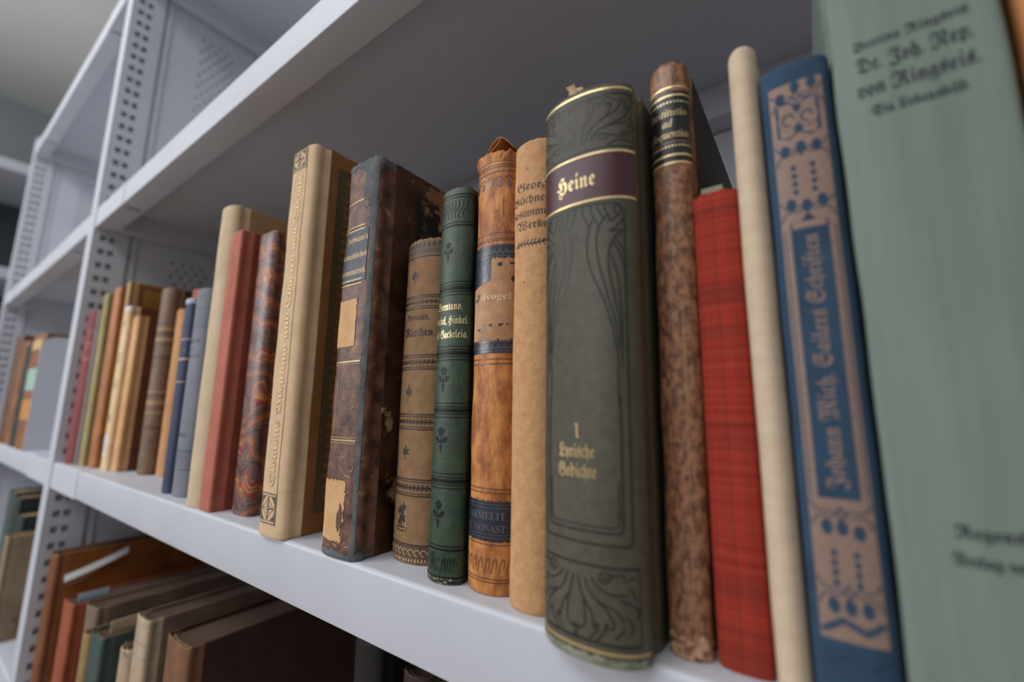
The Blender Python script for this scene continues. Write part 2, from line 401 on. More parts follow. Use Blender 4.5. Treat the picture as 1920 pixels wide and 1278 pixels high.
def upright(xr, full=True):
    w = .040; mb = MB(); xl = xr-w
    # front face with folded edges, side faces perforated in two columns
    mb.box((xl+.0015, -.0015, -1.4), (xr-.0015, 0, .945)); mb.box((xl+.0015, .045, -1.4), (xr-.0015, .0462, .945))
    zc = []; z = -.62
    zs = [-1.4]; holes = set()
    while z < .93:
        zs += [z-.0048, z+.0048]; z += .0236
    zs.append(.945)
    ys = [-.0005, .0075, .0155, .0195, .0275, .0455]
    hole = lambda i, j: j % 2 == 1 and i in (1, 3)
    perf(xr, .0015, ys, zs, hole, mb); perf(xl+.0015, .0015, ys, zs, hole, mb)
    mb.box((xl+.008, .001, -1.4), (xr-.008, .044, .940))
    mb.box((xl, -.0015, .945), (xr, .0462, .9465))
    o = under(mb.out('upright_post', PAINT))
    rear = MB(); rear.box((xl, .285, -1.4), (xr, .322, .945)); under(rear.out('upright_post', PAINT, bevel=.0008))
    # side panels
    for X, sg in ((xr-.006, 1), (xl+.006, -1)):
        p = MB(); ys2 = [.0462]+[.110+.0085*k/1 for k in range(0)]
        ys2 = [.0462, .108]; 
        for k in range(8): ys2 += [.1115+k*.0078, .1115+k*.0078+.0042]
        ys2.append(.285); ys2 = sorted(set(ys2))
        zs2 = [-1.4]; z = -.60
        secs = []
        while z < .86:
            if not any(abs(z-(s_-.018)) < .042 for s_ in ZS): zs2 += [z-.0030, z+.0030]
            z += .0135
        zs2.append(.93)
        def hole2(i, j):
            if j % 2 == 0 or j >= len(zs2)-2: return False
            y0 = ys2[i]; 
            if not (.110 < y0 < .170) or abs((ys2[i+1]-ys2[i])-.0042) > .0002: return False
            k = round((y0-.1115)/.0078)
            return (k+(j//2)) % 2 == 0
        perf(X, .0012*sg, ys2, zs2, hole2, p)
        # folded ridge beside the post, pressed groove frame
        p.box((X-.001, .052, -1.3), (X+.0035*sg if sg > 0 else X+.001, .058, .90)) if sg > 0 else p.box((X-.0035, .052, -1.3), (X+.001, .058, .90))
        under(p.out('side_panel', PAINT_D))
    for z in (-.2, .38, .865):
        pass
for xr in (-.977, .260, -1.977): upright(xr)
br = MB()
for (a, b) in ((-.977, .220), (-1.977, -1.017)):
    for z in (-.16, .395, .88): br.box((a, .3225, z), (b, .334, z+.030))
    br.box((a, .3225, -1.35), (b, .3245, .90))
under(br.out('back_panel', PAINT_D, bevel=.001))
# rivet heads beside the post near the top shelf
STEEL = flatm('bright_steel', C(200, 204, 210, 1), .25, .9)
for (yy, zz) in ((.050, .842), (.050, .352), (.050, -.07)):
    rv = MB()
    for k in range(10):
        a0, a1 = 6.2832*k/10, 6.2832*(k+1)/10
        rv.add([(-.9795, yy, zz), (-.983, yy+.0035*math.cos(a0), zz+.0035*math.sin(a0)), (-.983, yy+.0035*math.cos(a1), zz+.0035*math.sin(a1))], [(0, 1, 2)])
    under(rv.out('rivet', STEEL))

# a second case at the far end wall, facing the aisle end
c2 = empty('metal_bookcase', (-3.0, -.1, -1.4)); setp(c2, 'blurred far steel bookcase at the end wall seen past the left upright', 'bookcase')
def u2_(o): o.parent = c2; o.matrix_parent_inverse = Matrix.Translation((3.0, .1, 1.4)); return o
DARKIN = flatm('painted_interior_shade', C(52, 62, 66, 1), .6)  # shade inside the far case, put into the back panel colour
for z in (-.62, -.2, .22, .64, 1.09):
    mb = MB(); mb.box((-3.10, -1.2, z-.045), (-2.62, .62, z)); u2_(mb.out('shelf', PAINT, bevel=.003))
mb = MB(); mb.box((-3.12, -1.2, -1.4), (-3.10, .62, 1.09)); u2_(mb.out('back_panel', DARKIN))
for yy in (-1.23, .62):
    mb = MB(); mb.box((-3.12, yy, -1.4), (-2.62, yy+.03, 1.09)); u2_(mb.out('side_panel', PAINT_D, bevel=.002))
# ================================================================== books of the middle shelf
# ---- the tall tan linen volume (vertical embossed title)
M_tan = mk('tan_linen', C(224, 186, 148, 1.2), C(208, 168, 128, 1.2), 90, rough=.85, bump=.9, bscale=1500, weave=.0011, bdist=.0003, dots=C(240, 214, 182, 1.25))
M_tanb = mk('tan_linen_cover', C(152, 106, 62), C(128, 84, 46), 30, rough=.85, bump=.5, bscale=1500, weave=.0009, bdist=.0002)
OLIVE = flatm('olive_stamp', C(84, 76, 60, 1.0), .7)
TANGOLD = flatm('embossed_ochre', C(214, 174, 122, 1.3), .5, .15)
def art_tan(s):
    s.text('Clemens Brentano und Edward von Steinle', -4.5+3.2, 13, 7.4, TANGOLD, width=0, rot=90, align='l') if 0 else None
    s.text(frak('Clemens Brentano und Edward von Steinle', True), 3.6, 33, 9.4, TANGOLD, width=228, rot=90, align='l')
    s.text(frak('Clemens Brentano und Edward von Steinle', True), 4.05, 32.7, 9.4, OLIVE, width=228, rot=90, align='l', off=.14)
    s.stroke([(8.2, 8), (8.2, 281)], .55, OLIVE)
    for v0, v1 in ((9, 28), (266, 282)):
        s.stroke([(-11.5, v0), (7.4, v0), (7.4, v1), (-11.5, v1)], .7, OLIVE, closed=True)
        s.stroke([(-10, v0+1.6), (6, v0+1.6), (6, v1-1.6), (-10, v1-1.6)], .35, OLIVE, closed=True)
        cu, cv = -2, (v0+v1)/2; L = (v1-v0)/2-2
        s.poly([(cu-L, cv), (cu-1, cv+1), (cu, cv+L), (cu+1, cv+1), (cu+L, cv), (cu+1, cv-1), (cu, cv-L), (cu-1, cv-1)], OLIVE)
        for q in ((1, 1), (1, -1), (-1, 1), (-1, -1)):
            s.stroke(bez((cu+q[0]*L, cv), (cu+q[0]*L*.6, cv+q[1]*L*.2), (cu+q[0]*L*.2, cv+q[1]*L*.6), (cu, cv+q[1]*L), 8), .5, OLIVE)
            s.poly([(cu+q[0]*(L+1), cv+q[1]*L), (cu+q[0]*L*.5, cv+q[1]*L), (cu+q[0]*(L+1), cv+q[1]*L*.45)], OLIVE)
def bart_tan(B, y0, d, h):
    a, b, c, e = y0+8, d-9, 14, h-13
    OL2 = flatm('dull_olive_ground', C(100, 82, 54, 1.1), .7)
    for q in ([(a, c), (a+16, c), (a+16, e), (a, e)], [(b-16, c), (b, c), (b, e), (b-16, e)], [(a+16, c), (b-16, c), (b-16, c+16), (a+16, c+16)], [(a+16, e-16), (b-16, e-16), (b-16, e), (a+16, e)]): B.poly(q, OL2, .06)
    for k, w in ((0, 1.0), (3, .5), (13, .5), (16, 1.0)):
        B.stroke([(a+k, c+k), (b-k, c+k), (b-k, e-k), (a+k, e-k)], w, OLIVE, closed=True, dens=20)
    for v in range(int(c)+10, int(e)-8, 7):
        for u in (a+8, b-8):
            B.poly([(u-3.6, v), (u-1, v+1.2), (u, v+3.2), (u+1, v+1.2), (u+3.6, v), (u+1, v-1.2), (u, v-3.2), (u-1, v-1.2)], M_tanb, .1)
    for u in range(int(a)+14, int(b)-10, 7):
        for v in (c+8, e-8):
            B.poly([(u-3.2, v), (u-1, v+1.2), (u, v+3.6), (u+1, v+1.2), (u+3.2, v), (u+1, v-1.2), (u, v-3.6), (u-1, v-1.2)], M_tanb, .1)
book('tall tan linen book with embossed black-letter title running up its spine', -323.5, -291, -4, 283, 205, M_tan, M_tanb, bulge=6, n=3, tops=(-325, -290.5), art=art_tan, board_art=bart_tan, board_h=1.5, rag=.3, seed=3, wob=.3)

# ---- the battered brown leather volume
M_brl = mk('worn_brown_leather', C(124, 86, 68), C(62, 40, 36), 110, rough=.5, bump=.6, bscale=350, wear=((C(150, 110, 78), .665, 70), (C(24, 22, 28), .68, 40)), spec=.4)
M_brm = mk('brown_tortoise_paper', C(84, 52, 38), C(30, 18, 15), 22, rough=.42, bump=.25, bscale=300, wear=((C(142, 100, 68), .625, 20), (C(170, 134, 100), .67, 42)), contrast=(.42, .58))
GREYCL = mk('frayed_grey_cloth', C(106, 108, 108), C(80, 83, 86), 120, rough=.95, bump=.9, bscale=900)
NAVY = mk('navy_leather_label', C(34, 36, 48, 1.1), C(24, 26, 36, 1.1), 90, rough=.4, bump=.4, bscale=400, wear=((C(90, 80, 76), .68, 90),))
STICK = mk('tan_paper_sticker', C(206, 166, 122), C(190, 146, 100), 50, rough=.85, bump=.3, bscale=500, wear=((C(120, 74, 52), .72, 60),))
CRACK = flatm('bare_hide_crack', C(200, 160, 118), .8)
def art_brown(s):
    e = s.u1; w0 = s.U0
    rag = lambda v, k: 1.2*NZ(0, v*.22, 1, k)+.6*NZ(0, v*.9, 1, k+3)
    s.mask(5, s.U1, 0, s.h, lambda u, v: u > 12.6+rag(v, 1)-(6 if 219 < v < 246 else 0)-(2 if v > 202 else 0) and u < 16+.4*rag(v, 2), GREYCL, off=.25)
    s.mask(w0, s.U1, s.h-9, s.h-.2, lambda u, v: v > s.h-4.5+2.5*NZ(u*.3, 1, 1, 5)-(2 if u > 2 else 0), GREYCL, off=.25)
    s.mask(w0, s.U1, .2, 8, lambda u, v: v < 4.2+2.5*NZ(u*.25, 2, 1, 6), GREYCL, off=.25)
    s.mask(w0, 11, 165, 200, lambda u, v: u < 12+1.4*rag(v, 4), NAVY, off=.32)
    for v in (199.5, 202.0, 166, 163.2): s.stroke([(u, v+.35*math.sin(u*1.9) if v in (199.5, 166) else v) for u in [w0+5+.7*k for k in range(46)] if u < 12], .55, GOLD_D, off=.4)
    for t, v in (('Hoffmann\'s', 191.5), ('phantastisches', 180.5), ('Commentarbuch.', 169.8)):
        s.text(frak(t), 11, v, 5.6, GOLD_D, align='r', width=min(28, 2.15*len(t)), off=.45)
    s.mask(w0, 7, 122, 155, lambda u, v: u < 5+.3*rag(v, 8) and 123+.3*NZ(u, 0) < v < 153.5+.4*NZ(u*.5, 1), STICK, off=.35)
    s.mask(w0, 8, 4, 48, lambda u, v: u < 4.5+rag(v, 9)*1.5+(1.5 if v > 20 else 0) and 9+2.2*NZ(u*.4, 4) < v < 43+1.6*NZ(u*.8, 7), STICK, off=.3)
    s.poly([(0, 17), (2, 14), (4, 18), (5, 24), (3.5, 29), (2, 31), (1.6, 27), (-.5, 24)], M_brl, .45)
    for v in (113.5, 66, 219.5): s.stroke([(w0+5, v), (11.5, v+.3)], .9, GOLD_D, off=.2)
    for v in (112, 67.6, 64.4): s.stroke([(w0+5, v), (11.5, v+.3)], .35, CRACK, off=.2)
    rnd = random.Random(4)
    for k in range(34):
        u = rnd.uniform(-11, 11); v = rnd.choice([rnd.uniform(44, 60), rnd.uniform(44, 118), rnd.uniform(5, 12), rnd.uniform(205, 240)]); P = [(u, v)]
        a = rnd.choice([1.57, 0.2])+rnd.uniform(-.4, .4)
        for q in range(rnd.randint(3, 7)): a += rnd.uniform(-.7, .7); u += .9*math.cos(a); v += .9*math.sin(a); P.append((u, v))
        s.stroke(P, rnd.uniform(.18, .5), CRACK, off=.2, taper=True)
    s.stroke([(-9.5, 70+.4*k) for k in range(1)]+[(-9.5+.5*math.sin(k*.8), 70+k) for k in range(38)], .4, CRACK, off=.2)
book('battered brown leather book with a torn navy label and frayed grey cloth hinge', -252.5, -218.5, -1, 248, 205, M_brl, M_brm, bulge=6, n=3, tops=(-250, -217), art=art_brown, rag=1.0, seed=11, wob=.5)

# ---- the small beige volume with leaf stamps
M_bei = mk('beige_cloth', C(150, 116, 84), C(130, 98, 66), 160, rough=.8, bump=.5, bscale=1400, weave=.0006, bdist=.0002, wear=((C(168, 146, 116), .70, 25),))
DKB = flatm('dark_brown_stamp', C(52, 42, 36, 1.1), .5)
LTB = flatm('pale_wear', C(190, 164, 128, 1.2), .8)
def leaf(s, u, v, r, m):
    for k in range(5):
        a = math.radians(90+(k-2)*52); c, sn = math.cos(a), math.sin(a); L = r*(1.25 if k == 2 else 1.0 if k in (1, 3) else .8); w = r*.24
        s.poly([(u, v), (u+c*L*.5-sn*w, v+sn*L*.5+c*w), (u+c*L, v+sn*L), (u+c*L*.5+sn*w, v+sn*L*.5-c*w)], m)
    s.stroke([(u, v), (u-r*.2, v-r*1.1)], r*.16, m)
def art_beige(s):
    e0, e1 = s.U0+4, s.U1-4
    def braid(v0, v1):
        hh = v1-v0
        for v, w in ((v0, .7), (v0+1.3, .5), (v1-1.3, .5), (v1, .7)): s.stroke([(e0, v), (e1, v)], w, DKB)
        u = e0; c = (v0+v1)/2; a = hh/2-2.2
        while u < e1-2: s.poly([(u, c-a*.6), (u+.9, c-a*.8), (u+1.4, c+a*.7), (u+.5, c+a*.8)], DKB); s.disc(u+1.9, c, a*.35, DKB); u += 2.7
    for a, b in ((145.5, 153.5), (108.5, 117), (73.5, 82), (36.5, 45.5)): braid(a, b)
    s.band(178, 188.5, mk('beige_border_ground', C(116, 96, 74), None, 80), e0, e1, .1)
    u = e0
    while u < e1-3:
        s.stroke([(u+1.7+1.5*math.cos(a*.5), 182+1.6*math.sin(a*.5)) for a in range(13)], .4, DKB, dens=3); s.disc(u+1.7, 182, .5, DKB)
        s.poly([(u+.3, 185.2), (u+1.7, 188), (u+3.1, 185.2)], DKB); u += 3.4
    s.stroke([(e0, 178.3), (e1, 178.3)], .6, DKB); s.stroke([(e0, 184.8), (e1, 184.8)], .4, DKB)
    s.band(1.5, 10.5, mk('brown_border_ground', C(92, 70, 52), None, 80), e0, e1, .1)
    u = e0
    while u < e1-4:
        s.stroke([(u+1.9+1.6*math.cos(a*.5), 6.6+1.6*math.sin(a*.5)) for a in range(11)], .4, LTB, dens=3)
        s.poly([(u+.4, 1.8), (u+1.2, 3.8), (u+1.8, 1.8)], LTB); s.poly([(u+2.4, 2), (u+3, 3.8), (u+3.6, 2)], LTB); u += 3.9
    s.stroke([(e0, 10.6), (e1, 10.6)], .6, DKB)
    for v in (166, 94.5, 60): leaf(s, -2.5, v, 3.8, DKB)
    s.text(frak('Brentano,'), .5, 138.4, 6, DKB, width=19); s.text(frak('Märchen.', True), 1.5, 128.5, 7.2, DKB, width=25)
    s.stroke([(-7.5, 17), (1, 17), (1, 19), (-7.5, 19)], .8, DKB, closed=True)
    leaf(s, -2.5, 23, 4.2, DKB); leaf(s, -4.5, 27, 3.4, DKB); leaf(s, -1.5, 29, 3, DKB); leaf(s, -5.1, 21, 2.4, DKB)
    s.stroke([(.5, 19+.2*k) for k in range(1)]+[(.5+.4*NZ(k, 0), 12+k) for k in range(22)], .35, LTB)
book('short beige cloth book with brown braid bands, leaf stamps and a black-letter title', -214.5, -178.5, 16.5, 190, 150, M_bei, None, bulge=11, tops=(-212, -177), art=art_beige, rag=.4, seed=21)

# ---- dark green volume with roses
M_grn = mk('dark_green_cloth', C(52, 72, 50), C(38, 54, 40), 160, rough=.45, bump=.9, bscale=700, spec=.5, bdist=.0003, wear=((C(110, 122, 108), .76, 160),))
BLK = flatm('black_stamp', C(14, 18, 18, 1.0), .5, 0, .3)
def rose(s, u, v, k=1.0):
    s.disc(u, v+4.4*k, 2.0*k, BLK); 
    for a in range(5): s.disc(u+1.7*k*math.cos(a*1.2566+.3), v+4.4*k+1.7*k*math.sin(a*1.2566+.3), .85*k, BLK, .16)
    s.stroke([(u, v+3*k), (u, v-7*k)], .6*k, BLK)
    for sg in (-1, 1):
        s.poly([(u, v-1.8*k), (u+sg*2.2*k, v+1.6*k), (u+sg*4.2*k, v+1.3*k), (u+sg*3.9*k, v-.4*k), (u+sg*2.6*k, v-2*k)], BLK)
        s.poly([(u, v-2.6*k), (u+sg*1.8*k, v-3.6*k), (u, v-4.6*k)], BLK)
    s.poly([(u-1*k, v-4.6*k), (u+1*k, v-4.6*k), (u, v-7.8*k)], BLK)
def art_green(s):
    e0, e1 = s.U0+4, s.U1-5
    def g(v, ws):
        for dv, w in ws: s.stroke([(e0, v+dv), (e1, v+dv)], w, BLK)
    g(204.5, ((0, .7), (-1.8, .4))); g(188, ((0, .5), (-1.8, .9)))
    for v in (150, 114.5, 84.5, 49): g(v, ((3.6, .5), (1.9, .5), (0, 1.9), (-1.9, .5), (-3.6, .5)))
    g(18, ((0, .6), (-1.7, 1.0))); g(3.6, ((0, .8),)); g(1.6, ((0, .4),))
    for v in (171.5, 101, 69.5, 33): rose(s, -.8, v, .82 if v > 160 else .95)
    for t, v, w in (('Brentano.', 138, 17.5), ('Gockel, Hinkel', 130.2, 23), ('und Gackeleia.', 122.6, 24)):
        s.text(frak(t, True), .6, v, 6.2, GOLD, width=w)
    for k in range(5):
        a = 1.2566*k+.4; u, v = -3, 10
        s.stroke(bez((u, v), (u+3*math.cos(a-.5), v+3*math.sin(a-.5)), (u+4*math.cos(a-.2), v+4*math.sin(a-.2)), (u+4.4*math.cos(a), v+4.4*math.sin(a)), 6)+bez((u+4.4*math.cos(a), v+4.4*math.sin(a)), (u+4*math.cos(a+.2), v+4*math.sin(a+.2)), (u+3*math.cos(a+.5), v+3*math.sin(a+.5)), (u, v), 6), .35, BLK)
    for k in range(5): s.stroke([(2+k*1.6, 6), (3.5+k*1.6, 13), (5+k*1.5, 9)], .4, BLK)
    for k in range(22): s.stroke([(e0+k*1.15, 5), (e0+k*1.15, 14.5)], .12, BLK)
    for k in range(9): s.stroke(bez((-11+k*2.4, 190.5), (-13+k*2.4, 197), (-7+k*2.4, 194), (-9+k*2.4, 201)), .35, BLK)
    rnd = random.Random(3)
    for k in range(26): s.disc(rnd.uniform(-11, 9), rnd.uniform(.3, 3.2), rnd.uniform(.15, .5), LTB, .2, 5)
book('slim dark green book with black roses and gilt black-letter title', -172, -149.5, 6.5, 209, 150, M_grn, None, bulge=7, tops=(-170, -148), art=art_green, rag=.35, seed=31)

# ---- orange leather with peeled label
M_org = mk('orange_calf_leather', C(196, 132, 72), C(140, 80, 42), 120, (1, 1, .5), rough=.5, bump=1.0, bscale=600, wear=((C(96, 50, 28), .70, 55), (C(206, 150, 92), .70, 90)), contrast=(.40, .60))
PEEL = mk('peeled_label_paper', C(190, 150, 112), C(160, 116, 84), 70, rough=.8, bump=.8, bscale=300)
NAVY2 = mk('blue_black_label', C(36, 46, 62, 1.1), C(20, 24, 34, 1.1), 120, rough=.3, bump=.4, bscale=500, spec=.6, wear=((C(90, 100, 120), .68, 120),))
TOOL = flatm('blind_tooling', C(100, 56, 30, 1.1), .4, 0, .6)
SILV = flatm('tarnished_tooling', C(120, 108, 112, 1.1), .3, .5)
def art_orange(s):
    e0, e1 = s.U0+3, s.U1-3
    s.mask(e0, e1, 118, 165, lambda u, v: True, PEEL, 1.0, .1)
    for v0, v1 in ((162.5, 170), (113, 119.5)):
        s.mask(e0, e1, v0-2, v1+2, lambda u, v: v0+.5*NZ(u*.8, 1)+(1.0*NZ(u*.5, 9) if v0 > 150 else 0) < v < v1+(1.6*NZ(u*.7, 5) if v0 < 150 else 0), NAVY2, .5, .2)
        for v in (v0+1, v1-.8): s.stroke([(e0, v), (e1, v)], .3, SILV, off=.3)
        u = e0
        while u < e1-3: s.stroke([(u, v0+2), (u+1.6, v1-2), (u+3.2, v0+2)], .35, SILV, off=.3); s.disc(u+1.6, (v0+v1)/2-.6, .5, SILV, .3); u += 3.2
    s.mask(e0, 2, 148, 164, lambda u, v: v > 151+4*NZ(u*.2, 4)+1.6*NZ(u*.9, v*.9)+u*.3, NAVY2, .5, .18)
    s.mask(e0, e1, 120, 160, lambda u, v: NZ(u*.28, v*.28, 1, 2) > .42 and (v < 128 or v > 150), NAVY2, .5, .18)
    for t, v, w in (('landvogel', 140.5, 26),): s.text(serif(t), 0, v, 5.4, flatm('ghost_gilding', C(214, 182, 150, 1.2), .6), width=w, off=.2)
    s.text(serif('ll.'), -6, 141, 5, NAVY2, off=.22); s.text(serif('uu'), -9, 140.6, 4, NAVY2, off=.22)
    s.text(serif('3.'), -2, 124, 6.5, NAVY2, off=.22)
    # blind tooling rolls
    for v in (215, 213.6, 211, 176.5, 173.5, 110, 107.6, 47.5, 45.6, 7.6, 6.2, 22.6): s.stroke([(e0, v), (e1, v)], .5, TOOL)
    u = e0+1
    while u < e1-4:
        s.stroke([(u+2.1+2*math.cos(a*.4), 206+2*math.sin(a*.4)) for a in range(9)], .45, TOOL, dens=3)
        s.mask(u+1, u+3.6, 202, 206.5, lambda x, v: (x-u-2.2)**2/1.6+(v-204)**2/5 < 1+.6*NZ(x*2, v*2), SILV, .3, .15)
        u += 5.2
    u = e0
    while u < e1-3: s.stroke(bez((u, 171.5), (u+1.2, 174), (u+2.2, 171), (u+2.8, 173)), .45, TOOL); s.disc(u+1.2, 175, .35, TOOL); u += 2.9
    u = e0
    while u < e1-3: s.stroke(bez((u, 10), (u+1.5, 20), (u+3.4, 17), (u+2.4, 12)), .4, TOOL); s.disc(u+1, 46.5, .3, TOOL); u += 3.6
    s.mask(e0, e1, 22, 43, lambda u, v: 24+.5*NZ(u, 0) < v < 42+.5*NZ(u, 8), NAVY2, .6, .18)
    for v in (40.4, 38.9, 27, 25.6): s.stroke([(e0, v), (e1, v)], .25, SILV, off=.3)
    s.text(serif('CARMELIT.'), 0, 33.6, 5, SILV, width=25, off=.3); s.text(serif('M. MONAST.'), .5, 28.2, 4.6, SILV, width=24, off=.3)
    s.stroke([(8+.3*NZ(k, 0), 186+.5*k) for k in range(22)], .4, M_brl)
def ex_orange(root, s):
    # curled slip of paper and torn head cap
    CURL = mk('curled_tan_paper', C(196, 138, 84), C(176, 116, 64), 60, rough=.7, bump=.1)
    P = [(-9, 0), (-8.5, 6), (-6, 10.5), (-2.5, 14.6), (1, 16.6), (3.5, 16.2), (6, 14), (9, 11), (11, 8)]; vs = []; fs = []
    for th in (0, .35):
        for d in (0, 22):
            for x, z in P: vs.append(((x)*MM, (4.5+d)*MM, (s.h-3+z-th)*MM))
    n = len(P); g = lambda a, b, i: (a*2+b)*n+i
    for i in range(n-1):
        fs += [(g(0, 0, i), g(0, 0, i+1), g(0, 1, i+1), g(0, 1, i)), (g(1, 0, i), g(1, 1, i), g(1, 1, i+1), g(1, 0, i+1)), (g(0, 0, i), g(1, 0, i), g(1, 0, i+1), g(0, 0, i+1)), (g(0, 1, i), g(0, 1, i+1), g(1, 1, i+1), g(1, 1, i))]
    Q = [(3.6, 16.0), (2, 13.5), (-1, 11.2), (-4, 9.5)]
    o = mesh_obj('curled_paper_slip', vs, fs, CURL, root)
    mb = MB(); vs = []
    for x, z in Q: vs += [(x*MM, 4.2*MM, (s.h-3+z)*MM), (x*MM, 14*MM, (s.h-3+z)*MM), (x*MM, 14*MM, (s.h-3.4+z)*MM), (x*MM, 4.2*MM, (s.h-3.4+z)*MM)]
    mb.add(vs, [(4*k+a, 4*k+4+a, 4*k+4+(a+1) % 4, 4*k+(a+1) % 4) for k in range(3) for a in range(4)]+[(0, 1, 2, 3), (12, 13, 14, 15)]); mb.out('folded_paper_edge', CURL, o)
    # torn flap of the head cap
    mb = MB(); vs = []; N = 26
    for i in range(N+1):
        u = s.u0+2+(s.u1-s.u0-4)*i/N
        z1 = s.h+1.2+1.3*NZ(u*.5, 2, 1, 3)+.8*NZ(u*1.7, 4)
        a = s.P(u, s.h-4, .15); b = s.P(u, s.h-1, .9+.5*NZ(u*.6, 6)); c = s.P(u, s.h-1, 1.2+1.1*NZ(u*.4, 7)); d = s.P(u, s.h-4, -.6)
        vs += [a, (b[0], b[1], (s.h-1)*MM), (c[0], c[1], z1*MM), (d[0], d[1], (z1-.6)*MM)]
    mb.add(vs, [(4*k+a, 4*k+4+a, 4*k+5+a, 4*k+1+a) for k in range(N) for a in range(3)]+[(4*k+3, 4*k+7, 4*k+4, 4*k) for k in range(N)]); mb.out('torn_head_cap', M_org, root)
book('orange calf book with a peeled blue-black label and a curled paper slip on top', -148.5, -121.5, 9.5, 221, 160, M_org, None, bulge=9, tops=(-146.5, -120), art=art_orange, rag=.9, seed=41, extra=ex_orange, wob=.4)

# ---- plain tan paper volume with four lines of black letter
M_bue = mk('tan_suede_paper', C(196, 152, 112), C(178, 134, 94), 220, rough=.9, bump=.9, bscale=600, spec=.15, wear=((C(222, 190, 146), .72, 45), (C(140, 98, 64), .76, 90)))
def art_bue(s):
    for t, v, w in (('Georg', 191.5, 17), ('Büchners', 184.5, 24), ('Gesammelte', 177.6, 28), ('Werke', 171.2, 17)):
        s.text(frak(t), 1.0, v, 6.0, INK, width=w)
    s.stroke(bez((-8, 163), (-4, 166), (2, 161), (10, 165)), .7, INK)
    for k in range(9): u = -7+2*k; s.stroke([(u, 163.8), (u+1.2, 165.6)], .45, INK); s.stroke([(u+.5, 163.6), (u+1.4, 162.2)], .4, INK)
    s.disc(-1, 203, .5, INKG); s.disc(-2.5, 145, .5, INKG)
book('plain tan book with four lines of black-letter, half hidden by the thick grey-green one', -119.8, -95.5, 5, 218, 160, M_bue, None, bulge=8, tops=(-117.5, -94), art=art_bue, rag=.2, seed=51, wob=.3)

# ---- the thick grey-green volume "Heine"
M_hei = mk('grey_green_cloth', C(80, 77, 63), C(69, 65, 52), 240, rough=.42, bump=.45, bscale=1500, weave=.0005, bdist=.00012, spec=.45, wear=((C(76, 66, 66), .70, 28),))
CLARET = mk('claret_label', C(70, 30, 38, 1.15), C(60, 25, 33, 1.15), 60, rough=.33, bump=.25, bscale=1400, weave=.0005, bdist=.0001, spec=.5)
FRAY = mk('frayed_pale_cloth', C(150, 150, 126), C(104, 106, 90), 200, rough=.95, bump=.8, bscale=900)
TOP_ART = [[(1.6,192.7),(1.9,196.5),(2.9,201.0),(4.1,203.6),(4.7,205.9),(4.4,209.4),(3.0,210.5)],[(4.6,201.0),(5.8,203.7),(6.7,207.1),(7.0,209.7),(8.3,209.0),(9.3,207.7),(9.7,209.3),(8.9,211.6),(7.0,211.6),(4.1,211.0)],[(3.3,193.0),(3.7,195.3),(4.6,197.1),(7.4,199.3),(10.1,201.3),(11.7,202.8),(13.1,204.7),(13.8,207.0),(13.4,208.6),(12.5,206.9),(11.6,208.9),(10.5,210.9)],[(4.6,196.2),(5.7,197.9),(8.8,200.4),(12.2,202.4),(14.9,203.9),(16.6,206.0),(17.6,208.4),(17.8,210.2)],[(11.9,211.0),(14.5,210.0),(16.4,208.7)],[(5.1,192.7),(6.3,194.8),(8.2,196.7),(11.6,198.0),(14.8,199.4),(18.1,200.9),(20.4,203.4),(22.0,206.3),(21.6,207.0),(19.9,205.1),(19.7,208.1),(19.5,210.1)],[(21.4,211.2),(23.2,210.4),(25.0,209.8)],[(8.2,196.7),(11.6,197.7),(14.8,198.4),(18.0,198.8),(20.6,200.4),(22.3,201.6),(21.9,199.6),(20.5,197.4),(23.0,199.1),(24.6,200.2)],[(7.3,192.7),(7.1,194.3),(8.2,195.2),(10.8,194.9),(13.6,193.9),(16.5,193.1),(20.4,193.5),(21.6,194.1)],[(8.9,192.6),(10.8,192.5),(12.3,193.4),(11.8,194.3),(10.0,194.7),(8.7,193.9),(8.9,192.6)],[(17.1,194.6),(20.4,195.0),(24.7,197.8)],[(12.0,189.4),(14.1,190.6),(16.4,191.4),(19.1,191.5),(21.5,191.1),(23.7,191.1)]]
MID_ART = [[(1.6,165.2),(1.7,161.9),(3.1,158.5),(4.4,155.7),(3.9,152.7),(3.4,149.1),(3.5,144.9),(4.2,140.8),(5.4,136.6),(7.0,132.7),(8.8,128.3),(10.3,124.3),(12.6,116.0),(13.4,110.9),(14.3,106.0),(14.4,98.0),(14.3,86.6)],[(4.4,155.7),(5.8,158.2)],[(4.9,164.7),(5.5,161.4),(7.1,157.6),(8.4,155.7),(7.7,153.1),(7.2,149.7),(7.4,145.6),(8.0,140.9),(9.0,136.1),(10.2,131.4),(11.3,126.8),(13.3,120.4),(14.1,115.6),(14.7,110.9),(14.8,107.2)],[(7.4,164.5),(8.5,161.5),(10.2,158.7)],[(8.4,155.7),(10.0,158.2),(11.9,159.7),(12.7,157.2),(14.4,158.4),(16.0,160.1),(16.7,162.5),(15.2,163.7),(14.2,162.6),(14.8,160.5),(15.5,159.8)],[(10.1,164.4),(11.0,161.8),(11.9,159.7)],[(18.3,162.2),(17.9,159.1),(15.9,156.0),(13.4,154.1),(12.4,153.0),(14.9,153.5),(17.4,153.1),(14.9,151.6),(13.3,149.0),(12.2,146.4),(11.6,143.1),(11.8,138.2),(12.5,133.2),(13.5,128.3),(14.0,124.1),(15.1,120.4),(15.7,113.4),(15.7,108.4)],[(13.6,148.3),(15.4,145.6),(16.8,141.6),(17.8,137.0)],[(14.5,150.3),(16.3,147.2),(17.8,145.0)],[(12.3,144.4),(13.4,141.0),(14.6,137.0),(15.4,132.4),(15.8,126.1),(16.2,116.6),(15.9,99.5)]]
